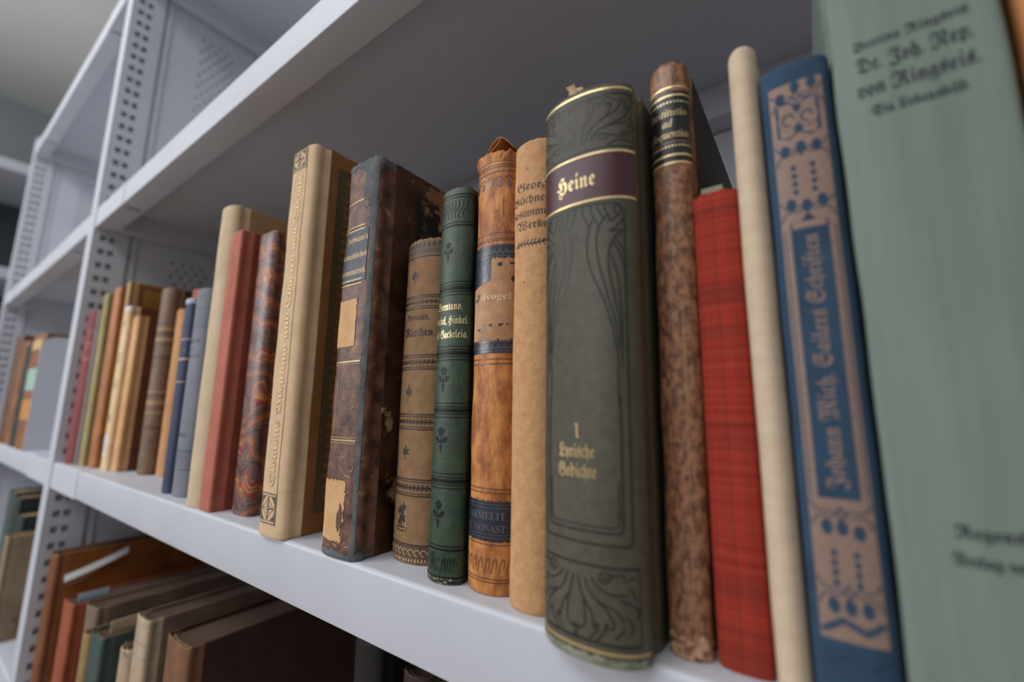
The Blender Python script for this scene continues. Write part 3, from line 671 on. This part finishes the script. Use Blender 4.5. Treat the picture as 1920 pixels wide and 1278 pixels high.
BOT_ART = [[(-1.5,27.3),(-1.0,24.1),(0.2,20.3),(0.9,16.6),(1.0,13.4),(0.5,11.5),(-1.3,10.2),(-1.8,11.5),(-2.8,8.6),(-3.9,7.0)],[(1.0,27.3),(1.7,24.8),(3.7,21.7),(6.8,19.4),(9.3,17.0),(10.7,14.7),(10.8,12.4),(8.9,12.7),(8.4,14.0),(7.9,11.7),(6.4,9.1),(4.8,7.5)],[(-0.5,21.3),(1.6,18.8),(3.3,16.3),(3.9,13.3),(4.2,11.7),(5.5,13.4),(5.3,11.1),(2.8,8.2)],[(3.4,27.5),(4.7,25.7),(7.5,23.9),(10.6,23.1),(13.6,23.2),(16.0,23.1)],[(5.0,20.8),(8.1,19.4),(11.1,18.4),(13.1,16.7),(14.0,14.8)],[(12.6,21.4),(15.9,20.8),(18.7,19.3),(19.8,17.8),(18.9,15.9)],[(14.9,16.5),(16.7,15.1),(17.2,12.9),(16.5,11.0)],[(14.2,12.8),(13.3,11.1),(11.2,9.4)],[(6.0,28.0),(6.7,26.7),(8.5,26.5),(10.4,28.1),(9.5,29.5),(7.7,29.8),(6.1,28.6)],[(7.3,28.3),(8.2,27.5),(8.9,28.5)],[(9.2,29.1),(11.6,29.1),(14.3,29.7)],[(14.6,29.7),(14.9,27.4)],[(16.1,28.0),(18.6,29.1)],[(16.3,25.1),(17.9,23.9),(18.7,21.6)]]
def smooth(P, n=4):
    if len(P) < 3: return P
    Q = [P[0]]+list(P)+[P[-1]]; out = []
    for a, b_, c, d in zip(Q, Q[1:], Q[2:], Q[3:]):
        for k in range(n):
            t = k/n; out.append(tuple(.5*(2*b_[i]+(c[i]-a[i])*t+(2*a[i]-5*b_[i]+4*c[i]-d[i])*t*t+(3*b_[i]-a[i]-3*c[i]+d[i])*t**3) for i in (0, 1)))
    return out+[P[-1]]
def art_heine(s):
    def S(p, w=.5, t=False, c=0.0):
        s.stroke(p, w, INKG, taper=t, dens=.7); s.stroke([(2*c-a, b) for a, b in p], w, INKG, taper=t, dens=.7)
    A = 22.2
    s.stroke([(-A-3, 212.4), (A+1, 212.4)], .75, INKG); s.stroke([(-A-3, 188.8), (A+1, 188.8)], .5, INKG); s.stroke([(A+1, 188.8), (A+1, 212.4)], .35, INKG)
    for p in TOP_ART: S(smooth(p), .46)
    for p in BOT_ART: S(smooth(p), .6, c=-2.6)
    for p in MID_ART: S(smooth(p), .5)
    # claret label with gilt rules
    s.band(167.5, 186.3, CLARET, s.u0-1, s.u1-2.5, .16)
    for v in (186.8, 167.0): s.stroke([(s.u0-1, v), (s.u1-2.5, v)], .85, GOLD, off=.2)
    s.text(frak('Heine', True), -1.6, 173.2, 9.6, GOLD, width=17.5, off=.26)
    # central panel: frame lines
    for a, v, w, top in ((18.0, 38.6, .7, 160.5), (14.9, 42.6, .7, 90), (13.6, 44.4, .45, 60)):
        r = 2.2
        P = [(-a, top), (-a, v+r)]+[(-a+r-r*math.cos(q*.314), v+r-r*math.sin(q*.314)) for q in range(6)]+[(a-r+r*math.sin(q*.314), v+r-r*math.cos(q*.314)) for q in range(6)]+[(a, top)]
        s.stroke(P, w, INKG)
    s.stroke(smooth([(-18, 160.5), (-16.5, 163.6), (-13, 164.8), (0, 165.2), (13, 164.8), (16.5, 163.6), (18, 160.5)]), .5, INKG)
    s.stroke([(-A-3, 31.4), (20.4, 31.4)], .8, INKG); s.stroke([(20.2, 31.4), (20.2, 8)], .45, INKG); s.stroke([(-A-3, 7.2), (20.6, 7.2)], .9, INKG)
    for v in (214.9, 4.6): s.stroke([(s.u0-1, v), (s.u1-2.5, v)], .95, GOLD_D if v < 50 else GOLD, off=.16)
    s.mask(s.u0-3, s.u1-4, .1, 4.4, lambda u, v: v < 3.2+1.3*NZ(u*.5, 1)+.6*NZ(u*1.5, 5), FRAY, .5, .22)
    s.stroke([(-2.4, 79.4), (-1.5, 80), (-1.5, 75.2), (-.9, 74.8)], .75, GOLD_D, off=.2)
    s.text(frak('Lyrische', True), -2, 67.6, 7.0, GOLD_D, width=14.5); s.text(frak('Gedichte', True), -1.8, 60.6, 7.0, GOLD_D, width=15.5)
def ex_heine(root, s):
    TAB = mk('creased_paper_tab', C(196, 168, 140), C(170, 140, 112), 200, rough=.8, bump=.5)
    mb = MB(); pts = [(-8.5, -3), (-7.4, 7.2), (-8.6, 9.6), (-6.2, 9.0), (-5.0, 10.2), (-4.0, 7.6), (-.5, 6.2), (2, -3)]
    vs = [(x*MM, (6.5+.6*math.sin(i*1.7))*MM, (s.h+z)*MM) for i, (x, z) in enumerate(pts)]+[(x*MM, (7.3+.6*math.sin(i*1.7))*MM, (s.h+z)*MM) for i, (x, z) in enumerate(pts)]
    n = len(pts); mb.add(vs, [tuple(range(n)), tuple(range(2*n-1, n-1, -1))]+[(i, n+i, n+(i+1) % n, (i+1) % n) for i in range(n)]); mb.out('paper_bookmark', TAB, root)
book('thick grey-green cloth book with claret label, gilt name and black leaf ornament', -93.3, -52.2, -12, 217.8, 170, M_hei, None, bulge=12, n=2.15, tops=(-91.5, -50.2), art=art_heine, rag=.35, seed=61, extra=ex_heine, wob=.2, board_h=1.2)

# ---- speckled brown calf, black label
M_ins = mk('speckled_brown_calf', C(156, 110, 80), C(94, 60, 40), 420, (1, 1, .6), rough=.42, bump=.6, bscale=700, spec=.5, wear=((C(196, 160, 130), .755, 120),), contrast=(.4, .6))
M_insb = mk('dark_brown_boards', C(50, 32, 25), C(36, 24, 20), 60, rough=.5, bump=.2)
BLKL = mk('black_title_label', C(30, 30, 36, 1.1), C(20, 20, 26, 1.1), 100, rough=.35, bump=.6, bscale=350, spec=.5)
def art_ins(s):
    e0, e1 = s.U0+5, s.u1-.2
    s.band(185, 216.2, BLKL, e0, e1, .14)
    for v in (218, 214.2, 187.6, 184.2): s.stroke([(e0, v), (e1, v)], .85, GOLD, off=.2)
    for v in (211.2, 191.6):
        u = e0+.6
        while u < e1: s.disc(u, v, .55, GOLD, .22, 6, .42); u += 1.3
    s.stroke([(e0, 193.4), (e1, 193.4)], .2, GOLD_D, off=.2)
    for t, v, w in (('Institutio', 205, 15.5), ('ad', 200.3, 4), ('Eloquentiae', 195.4, 18)):
        s.text(''.join(chr(0x1D434+ord(c)-65) if 'A' <= c <= 'Z' else chr(0x1D44E+ord(c)-97) if c.islower() else c for c in t), 0, v, 4.8, GOLD, width=w, off=.24)
    s.mask(e0, e1, .2, 12, lambda u, v: v < 7+5*NZ(u*.3, 2) and NZ(u*.5, v*.5, 1, 4) > -.08, FRAY2, .5, .15)
    s.stroke([(3+.5*NZ(k*.2, 0), 8+2*k) for k in range(60)], .22, GOLD_D, off=.15)
FRAY2 = mk('bare_pale_hide', C(196, 158, 128), C(160, 116, 86), 200, rough=.8, bump=.5)
book('tall narrow speckled brown calf book with a black and gilt title label', -51.0, -35.6, 8.5, 230, 155, M_ins, M_insb, bulge=6, tops=(-47.8, -31.6), art=art_ins, rag=1.0, seed=71, wob=.35)

# ---- red woven cloth
M_red = mk('red_plaid_cloth', C(170, 40, 30), plaid=True, rough=.8, bump=.5, bscale=1500, weave=.0007, bdist=.0002, spec=.2)
def ex_red(root, s):
    mb = MB(); mb.box((-5*MM, 3.2*MM, (s.h-2)*MM), (3*MM, 4.2*MM, (s.h+3.6)*MM)); mb.out('loose_lining_paper', FRAY, root, bevel=.0004)
book('red woven cloth book, lower than its neighbours, with no lettering', -34.4, -17.4, 10.5, 168.5, 130, M_red, None, bulge=3.5, n=2.6, tops=(-33.6, -16.6), rag=.5, seed=81, extra=ex_red)

# ---- slim cream roll spine
M_crm = mk('cream_linen', C(208, 187, 162), C(196, 174, 148), 60, (1, 1, 3), rough=.85, bump=.5, bscale=900, weave=.0007, bdist=.0002, spec=.2)
book('very slim round-backed cream linen book between the red and the blue ones', -16.6, -7.2, .5, 217, 130, M_crm, None, bulge=6.5, tops=(-16.2, -6.8), rag=.1, seed=91)

# ---- blue cloth with copper ornament
M_blu = mk('blue_cloth', C(46, 72, 96), C(38, 60, 82), 60, rough=.8, bump=.5, bscale=1500, weave=.0006, bdist=.0002)
COP = flatm('copper_print', C(132, 108, 96, 1.15), .6, 0)
def art_blue(s):
    a = 7.6; s.band(22, 195, COP, -a, a, .1)
    b = 5.0
    s.band(60, 143, M_blu, -b, b, .2, 1); s.poly([(-b, 143), (-b, 145), (-2, 145.4), (0, 148), (2, 145.4), (b, 145), (b, 143)], M_blu, .2)
    s.text(frak('Johann Mich. Sailers Schriften', True), 2.0, 62.5, 6.4, COP, width=78, rot=90, align='l', off=.3)
    for v in (176, ):
        s.poly([(-b-1, v), (-b-1, v+11), (-3, v+12.5), (0, v+10.5), (3, v+12.5), (b+1, v+11), (b+1, v), (3, v-1.5), (0, v+.5), (-3, v-1.5)], M_blu, .2)
        for u in (-2.6, 2.6): s.disc(u, v+5.5, 3.6, COP, .3, 14, 2.9); s.stroke([(u+1.6*math.cos(q*.5), v+5.5+2*math.sin(q*.5)) for q in range(11)], .5, M_blu, .35)
    for v, us in ((193, (0, 4.6)), (190, (-4.4,)), (170.5, (-4.4, 4.2)), (171, (0,)), (150.5, (0,)), (151.5, (-4.2, 4.2)), (52, (0, -3.6)), (51, (3.8,)), (31, (-3.8, 0, 3.8))):
        for u in us: s.disc(u, v, 2.2, M_blu, .2, 10, 1.4)
    for v in (164, 161.2, 158.4, 155.6, 45, 42.4, 39.8, 37.2):
        for u in (-2.6, 2.6): s.disc(u, v, 1.0, M_blu, .2, 8, .8)
    for sg in (-1, 1):
        for v in (187.5, 168, 148, 54, 33):
            s.stroke(bez((0, v), (sg*2, v+6), (sg*5, v-1), (sg*7.2, v+5), 10), .4, M_blu, .2); s.stroke(bez((0, v+4), (sg*2, v-3), (sg*5, v+5), (sg*7.2, v-2), 10), .4, M_blu, .2)
    for v in (24, 16): s.stroke([(-7, v), (-2, v+3.5), (3, v+1), (7, v+4)], 1.6, M_blu, .25)
    for u in (-6.7, 6.7): s.stroke([(u, 60), (u, 143)], .3, M_blu, .2)
book('blue cloth book with copper ornament panels and a vertical title', -6.7, 13.4, .5, 203, 140, M_blu, None, bulge=4.5, n=2.4, tops=(-6.3, 13.2), art=art_blue, rag=.15, seed=101)

# ---- the big sage green volume at the right edge
M_sag = mk('sage_green_cloth', C(120, 134, 124), C(104, 116, 108), 16, (5, 1, .25), rough=.75, bump=.4, bscale=1300, weave=.0008, bdist=.0002, spec=.25)
def art_sage(s):
    for t, v, w, z in (('Bettina Ringseis:', 196.5, 26, 4.6), ('Dr. Joh. Nep.', 188.6, 25.5, 7.0), ('von Ringseis.', 180.4, 26.5, 7.0), ('Ein Lebensbild.', 173.4, 21, 4.6)):
        s.text(frak(t, True), -.5, v, z, INK, width=w)
    s.text(frak('Regensburg', True), 2.5, 53.6, 4.6, INK, width=19); s.text(frak('Verlag von', True), -1, 47, 4.2, INK, width=14)
book('large sage green cloth book with black title lines at the right edge of the photo', 14.2, 52.2, -1, 262, 190, M_sag, None, bulge=3.2, n=3.2, tops=(13.8, 52), art=art_sage, rag=.2, seed=111, wob=.4)
M_o27 = mk('light_brown_cloth', C(188, 130, 80), C(170, 112, 66), 40, rough=.7)
book('light brown book glimpsed beyond the sage green one at the right edge', 54, 84, -1, 250, 170, M_o27, None, bulge=8, tops=(55, 85), seed=121)

# ---- marbled, salmon, cream, blues
M_mar = mk('marbled_paper', C(100, 60, 50), marble=True, rough=.4, bump=.12, bscale=500, spec=.45)
book('book in swirling red, grey and ochre marbled paper', -404, -374, 12, 240, 170, M_mar, None, bulge=6, n=2.6, tops=(-404.5, -374), rag=.15, seed=131)
M_sal = mk('salmon_cloth', C(176, 102, 86), C(160, 90, 74), 50, rough=.8, bump=.4, bscale=1200)
M_sald = mk('brick_cloth_cover', C(150, 76, 60), C(132, 62, 48), 50, rough=.8, bump=.4, bscale=1200)
def marks(s, u, v, length, size, m, vert=False, seed=1):
    """worn printing too faint to read: a row of short dabs"""
    rnd = random.Random(seed); k = 0.0
    while k < length:
        w = size*rnd.uniform(.35, .6); hh = size*rnd.uniform(.5, 1.0)
        if rnd.random() > .14:
            if vert: s.stroke([(u-hh/2, v+k), (u+hh/2, v+k)], w*.6, m)
            else: s.stroke([(u+k, v), (u+k, v+hh)], w*.6, m)
        k += w*1.5
def art_sal(s): marks(s, 1.0, 178, 46, 2.4, flatm('faded_red_print', C(120, 52, 44, 1.1), .6), True, 5)
book('slim flat-backed salmon cloth book with a faint tiny vertical title', -436.8, -415.5, 2, 246, 165, M_sal, M_sald, bulge=2.5, n=5, tops=(-434, -413), art=art_sal, rag=.1, seed=141)
M_c12 = mk('ivory_linen', C(202, 182, 154), C(188, 164, 132), 40, rough=.85, bump=.4, bscale=900, weave=.0008, bdist=.0002)
M_c12b = mk('ivory_linen_cover', C(160, 132, 94), C(146, 116, 80), 40, rough=.85, bump=.3, bscale=900)
def art_c12(s):
    rnd = random.Random(9); v = 62
    while v < 214: s.stroke([(-11.2, v), (-9.4, v+rnd.uniform(-.5, .5))], rnd.uniform(.8, 1.8), DKB); v += rnd.uniform(3.4, 6)
book('tall ivory linen book with a row of tiny marks down the left of its spine', -470.5, -438.5, 1, 278, 190, M_c12, M_c12b, bulge=8, tops=(-470, -436.5), art=art_c12, rag=.15, seed=151)
M_gb = mk('grey_blue_cloth', C(120, 122, 132), C(108, 110, 120), 50, rough=.75, bump=.4, bscale=900)
INKB = flatm('navy_print', C(58, 64, 84, 1.1), .6)
def art_gb(s):
    e0, e1 = s.U0+4, s.U1-4
    for v in (187, 167, 44, 42, 39.5, 37, 34.5, 32, 29.5, 26): s.stroke([(e0, v), (e1, v)], .7 if v in (44, 26, 187) else .45, INKB)
    for w, v in ((24, 151), (8, 143.5), (24, 135.5), (20, 57)): marks(s, -w/2, v, w, 4.2, INKB, False, int(v))
book('grey-blue cloth book with ruled lines, left of the ivory one', -535.5, -501, 10, 208, 150, M_gb, None, bulge=9, tops=(-535, -499), art=art_gb, rag=.15, seed=161)
M_db = mk('navy_cloth', C(58, 66, 92), C(46, 52, 72), 40, rough=.7, wear=((C(120, 130, 150), .72, 60),))
PALE = flatm('pale_band', C(186, 160, 140, 1.1), .7)
def art_db(s):
    for v in (157, 136, 112): s.stroke([(s.U0+4, v), (s.u1, v)], 2.2 if v == 136 else 1.2, PALE)
    s.mask(s.u0-3, s.u1+3, s.h-9, s.h-.2, lambda u, v: v > s.h-6+2*NZ(u*.4, 0), flatm('pale_worn_head', C(170, 178, 192, 1.1), .8), .8, .2)
book('narrow navy cloth book with pale bands and a worn pale head', -556.5, -536.8, 9.5, 202, 140, M_db, None, bulge=5, tops=(-558, -536.5), art=art_db, rag=.2, seed=171)
M_rst = mk('rust_cloth', C(160, 84, 50), None, 40)
book('mostly hidden rust coloured book set back behind the navy one', -662, -640, 48, 238, 140, M_rst, None, bulge=5, seed=176)
M_st = mk('sand_cloth', C(190, 142, 98), C(172, 122, 78), 40, rough=.8)
book('small sand coloured book set back beside the ridged brown one', -704, -676.5, 46, 216, 140, M_st, None, bulge=6, seed=181)
M_rid = mk('brown_ridged_leather', C(122, 94, 72), C(98, 72, 54), 60, rough=.6, bump=.5, bscale=500, wear=((C(160, 128, 90), .7, 60),))
M_ridb = mk('dark_leather_cover', C(62, 40, 30), None, 50, rough=.6)
OCH = flatm('dull_ochre_band', C(160, 126, 84, 1.1), .6); DKR = flatm('dark_ridge_band', C(84, 64, 52, 1.1), .6)
def art_rid(s):
    for v, w, m in ((198, 2, DKR), (190, 3, OCH), (184, 3, DKR), (176, 4, OCH), (169, 2, DKR), (152, 5, DKR), (106, 2, OCH), (102, 1.5, DKR), (92, 5, OCH), (79, 2, OCH), (60, 3, DKR)): s.stroke([(s.U0+4, v), (s.U1-4, v)], w, m)
book('round-backed brown leather book with dull ochre bands', -740.5, -705.5, 35, 247, 160, M_rid, M_ridb, bulge=11, tops=(-738, -704), art=art_rid, seed=191)
M_o7 = mk('ochre_vellum', C(204, 158, 112), C(186, 136, 88), 40, rough=.7); M_o7b = mk('red_brown_cover', C(112, 62, 34), C(88, 46, 26), 30, rough=.6, wear=((C(40, 26, 20), .68, 24),))
book('ochre spined book with a stained red-brown cover', -799, -774, 25, 214, 170, M_o7, M_o7b, bulge=4, n=4, seed=201, tops=(-799, -772))
M_c6 = mk('cream_vellum', C(220, 192, 152), C(202, 168, 124), 40, rough=.7)
WLAB = flatm('white_label', C(206, 208, 216, 1.2), .7); SMUD = mk('smudged_ink', C(140, 122, 104), C(190, 162, 124), 90)
def art_c6(s):
    s.band(18, 48, WLAB, -8, 5, .2); s.stroke([(-5, 24), (-1, 32), (2, 28)], .7, INKB, off=.3); s.stroke([(-6, 37), (3, 38)], .5, INKB, off=.3)
    for v in (201, 155, 117, 72): s.mask(-10, 8, v-7, v+7, lambda u, w: NZ(u*.2, w*.2, 1, int(v)) > .05, SMUD, 1, .15)
    s.mask(s.u0, s.u1, s.h-8, s.h-.3, lambda u, v: v > s.h-5+3*NZ(u*.3, 0), WLAB, .8, .15)
book('cream vellum book with a small white shelf label at its foot', -826, -800.5, 20, 231, 170, M_c6, M_o7b, bulge=5, n=3, art=art_c6, seed=211, tops=(-828, -802))
M_t5 = mk('tan_tray_cover', C(150, 104, 46), C(126, 84, 34), 40, rough=.6); 
M_t5s = mk('tan_spine', C(176, 140, 96), None, 40)
def bart5(B, y0, d, h):
    B.stroke([(y0+5, 6), (d-6, 6), (d-6, h-7), (y0+5, h-7)], 2.5, flatm('dark_rule', C(70, 48, 24, 1), .6), closed=True, dens=20)
book('tall ochre board book showing its framed cover above the cream one', -842, -828, 24, 274, 200, M_t5s, M_t5, bulge=2, n=4, board_art=bart5, seed=221, tops=(-848, -832))
M_b4 = mk('orange_brown_leather', C(176, 112, 62), C(130, 80, 42), 30, rough=.6)
book('orange-brown leather book with a paler foot', -878, -846, 17, 268, 170, M_b4, None, bulge=5, n=3, seed=231, tops=(-886, -853))
M_ol = mk('olive_cream_cloth', C(156, 144, 100), C(140, 128, 86), 40, rough=.8)
book('slim olive-cream book near the post', -905, -884, 12, 262, 160, M_ol, None, bulge=4, seed=241, tops=(-913, -892))
M_gr = mk('mid_grey_cloth', C(124, 116, 112), None, 40, rough=.8)
book('slim grey round-topped book beside the maroon one', -922, -907, 10, 238, 150, M_gr, None, bulge=6, seed=251, tops=(-927, -914))
M_ma = mk('maroon_cloth', C(128, 54, 54), C(112, 44, 46), 40, rough=.7)
PINK = flatm('faded_pink_band', C(160, 88, 84, 1.1), .6)
def art_ma(s):
    for v, w in ((205, 1.5), (185, 2.5), (178, 1.2), (160, 3)): s.stroke([(s.U0+5, v), (s.u1, v)], w, PINK)
book('maroon cloth book next to the perforated post', -965, -924.5, 6, 238, 160, M_ma, None, bulge=6, seed=261, art=art_ma, tops=(-966, -930))

# ================================================================== books of the lower shelf
LG = 'books on the lower shelf'; ZL = -320
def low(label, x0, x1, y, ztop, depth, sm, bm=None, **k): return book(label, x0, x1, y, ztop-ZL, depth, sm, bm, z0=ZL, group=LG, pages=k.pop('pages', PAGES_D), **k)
M_L1 = mk('amber_leather', C(128, 78, 44), C(96, 56, 32), 25, rough=.6); M_L1b = mk('amber_cover', C(146, 88, 34), C(92, 48, 22), 12, (1, 1, 1), rough=.5)
SLIPW = flatm('bright_paper', C(226, 222, 216, 1.3), .7)
def ex_slips(root, s):
    for nm, m, y0, y1, z in (('white_paper_slip', SLIPW, 14, 84, -30), ('orange_paper_slip', M_L1, 18, 66, -38)):
        mb = MB(); t = s.T/2
        for k in range(8):
            a = k/8; b = (k+1)/8
            mb.add([((t+.6+9*a*(1-a)*2)*MM, (y0+(y1-y0)*a)*MM, (s.h+z+24*a)*MM), ((t+.6+9*b*(1-b)*2)*MM, (y0+(y1-y0)*b)*MM, (s.h+z+24*b)*MM),
                    ((t+3.6+9*b*(1-b)*2)*MM, (y0+(y1-y0)*b)*MM, (s.h+z-9+24*b)*MM), ((t+3.6+9*a*(1-a)*2)*MM, (y0+(y1-y0)*a)*MM, (s.h+z-9+24*a)*MM)], [(0, 1, 2, 3)])
        o = mb.out(nm, m, root); sd = o.modifiers.new('s', 'SOLIDIFY'); sd.thickness = .0006
low('tall amber leather book on the lower shelf with loose paper slips', -958, -925, 8, -128, 230, M_L1, M_L1b, bulge=6, extra=ex_slips, seed=301)
M_L2 = mk('brick_orange_cloth', C(150, 78, 50), C(132, 64, 40), 40, rough=.75)
def ex_flag(root, s):
    FL = flatm('pale_blue_slip', C(170, 206, 214, 1.1), .6)
    mb = MB(); mb.box((-4*MM, 12*MM, (s.h-4)*MM), (-3*MM, 44*MM, (s.h+5)*MM)); mb.out('blue_marker_slip', FL, root)
low('brick orange book on the lower shelf with a pale blue marker slip', -884, -838, 16, -177, 190, M_L2, None, bulge=5, n=3, extra=ex_flag, seed=311)
M_L3 = mk('mottled_grey_cloth', C(128, 108, 92), C(96, 78, 68), 30, rough=.8)
low('mottled grey-beige book on the lower shelf behind the teal one', -806, -766, 22, -166, 190, M_L3, None, bulge=7, seed=321)
M_L4 = mk('mustard_cloth', C(150, 126, 80), C(130, 106, 64), 40, rough=.8)
low('narrow mustard book on the lower shelf against the teal one', -763, -741, 14, -186, 150, M_L4, None, bulge=5, seed=331)
M_L5 = mk('dark_teal_cloth', C(62, 78, 76), C(50, 64, 64), 40, rough=.7)
def ex_tab(root, s):
    mb = MB(); mb.box((-3*MM, 14*MM, (s.h-4)*MM), (-1.5*MM, 42*MM, (s.h+9)*MM)); mb.out('cream_index_tab', M_c12, root, bevel=.0003)
low('dark teal book on the lower shelf with a cream index tab', -739, -696, 16, -179, 190, M_L5, None, bulge=5, n=3, extra=ex_tab, seed=341)
M_L6 = mk('worn_ivory_paper', C(184, 162, 134), C(150, 124, 100), 40, rough=.8, wear=((C(70, 60, 56), .68, 60),))
low('small worn ivory book on the lower shelf', -650, -622, 20, -172, 140, M_L6, None, bulge=8, seed=351, rag=.8)
M_L7 = mk('bone_vellum', C(178, 158, 134), C(156, 134, 110), 40, rough=.7)
def art_L7(s):
    for v in (189, 172, 160, 130): s.stroke([(s.U0+4, v), (s.U1-4, v)], .8, flatm('faint_rule', C(140, 130, 124), .7))
low('bone coloured vellum book on the lower shelf', -596, -561, 16, -125, 200, M_L7, M_L3, bulge=5, n=3, art=art_L7, seed=361)
M_L8 = mk('chestnut_cloth', C(122, 84, 58), C(102, 66, 44), 40, rough=.7); M_L8b = mk('dark_chestnut_cover', C(66, 38, 26), C(54, 30, 22), 40, rough=.6)
low('large chestnut book at the right of the lower shelf row', -512, -462, 16, -121, 230, M_L8, M_L8b, bulge=5, n=3.4, seed=371)
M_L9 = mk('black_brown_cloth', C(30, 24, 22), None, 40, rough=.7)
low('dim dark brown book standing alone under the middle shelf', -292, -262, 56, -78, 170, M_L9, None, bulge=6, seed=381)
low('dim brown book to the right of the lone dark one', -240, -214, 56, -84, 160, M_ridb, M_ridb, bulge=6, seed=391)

# ================================================================== the left bay
LB = 'blurred books in the left bay'
def lbk(label, x0, x1, y, h, depth, sm, bm=None, z0=0, **k): return book(label, x0, x1, y, h, depth, sm, bm, z0=z0, group=LB, rag=.1, **k)
M_dk = mk('very_dark_green_cloth', C(44, 54, 50), C(30, 36, 34), 30, rough=.7)
M_tb = mk('dark_umber_leather', C(104, 72, 52), C(80, 54, 40), 30, rough=.6)
M_ob = mk('tawny_leather', C(150, 98, 54), C(100, 62, 38), 16, rough=.55)
TEAL = flatm('pale_teal_label', C(140, 168, 156, 1.2), .7)
lbk('dark umber book leaning on the grey bookend', -1296, -1262, 2, 232, 150, M_tb, None, bulge=6, seed=401)
def art_t(s): s.band(120, 165, TEAL, s.u0, s.u1, .2); s.band(205, 226, mk('cream_head', C(190, 160, 112), None, 30), s.u0, s.u1, .2); s.band(60, 100, mk('amber_patch', C(190, 130, 62), None, 30), s.u0, s.u1, .2)
lbk('tawny leather book with a pale teal label in the left bay', -1415, -1299, 2, 238, 150, M_ob, None, bulge=8, art=art_t, seed=411)
lbk('dark green book at the left edge of the photo', -1500, -1419, 4, 225, 150, M_dk, None, bulge=8, seed=421)
lbk('dark tawny book beyond the dark green one in the left bay', -1590, -1504, 6, 240, 150, M_ob, None, bulge=8, seed=431)
lbk('umber book farthest along the left bay middle shelf', -1680, -1594, 4, 262, 150, M_tb, None, bulge=8, seed=441)
M_mot = mk('mottled_buff_paper', C(146, 128, 104), C(116, 96, 76), 18, rough=.8, wear=((C(130, 84, 62), .62, 14), (C(96, 84, 72), .66, 22)))
lbk('mottled buff book turned cover outwards on the left lower shelf', -1232, -1200, -6, 176, 130, M_mot, None, bulge=3, n=4, z0=ZL, seed=451)
for (a, b, zt, m, lb) in ((-1290, -1236, -118, M_dk, 'low dark green book right behind the mottled buff one'), (-1350, -1294, -92, M_dk, 'dark green book on the left lower shelf'), (-1420, -1354, -88, M_L5, 'teal book farthest along the left lower shelf')):
    lbk(lb, a, b, 10, zt-ZL, 160, m, None, bulge=6, z0=ZL, seed=int(-a))

# grey steel bookend
be = MB(); pts = []
hh, dd, r = .226, .125, .022
prof = [(0, 0), (dd, 0), (dd, hh-r)]+[(dd-r+r*math.cos(a*.262), hh-r+r*math.sin(a*.262)) for a in range(1, 6)]+[(dd-r, hh)]+[(r, hh)]+[(r-r*math.sin(a*.262), hh-r+r*math.cos(a*.262)) for a in range(1, 6)]+[(0, hh-r)]
be.extrude_x([(y-.001, z+.0006) for y, z in prof], -1.2595, -1.2575); be.box((-1.2575, .004, .0002), (-1.150, .110, .0014))
bo = be.out('bookend', PAINT_D, bevel=.0004); setp(bo, 'plain grey steel bookend with rounded corners in the left bay', 'bookend')
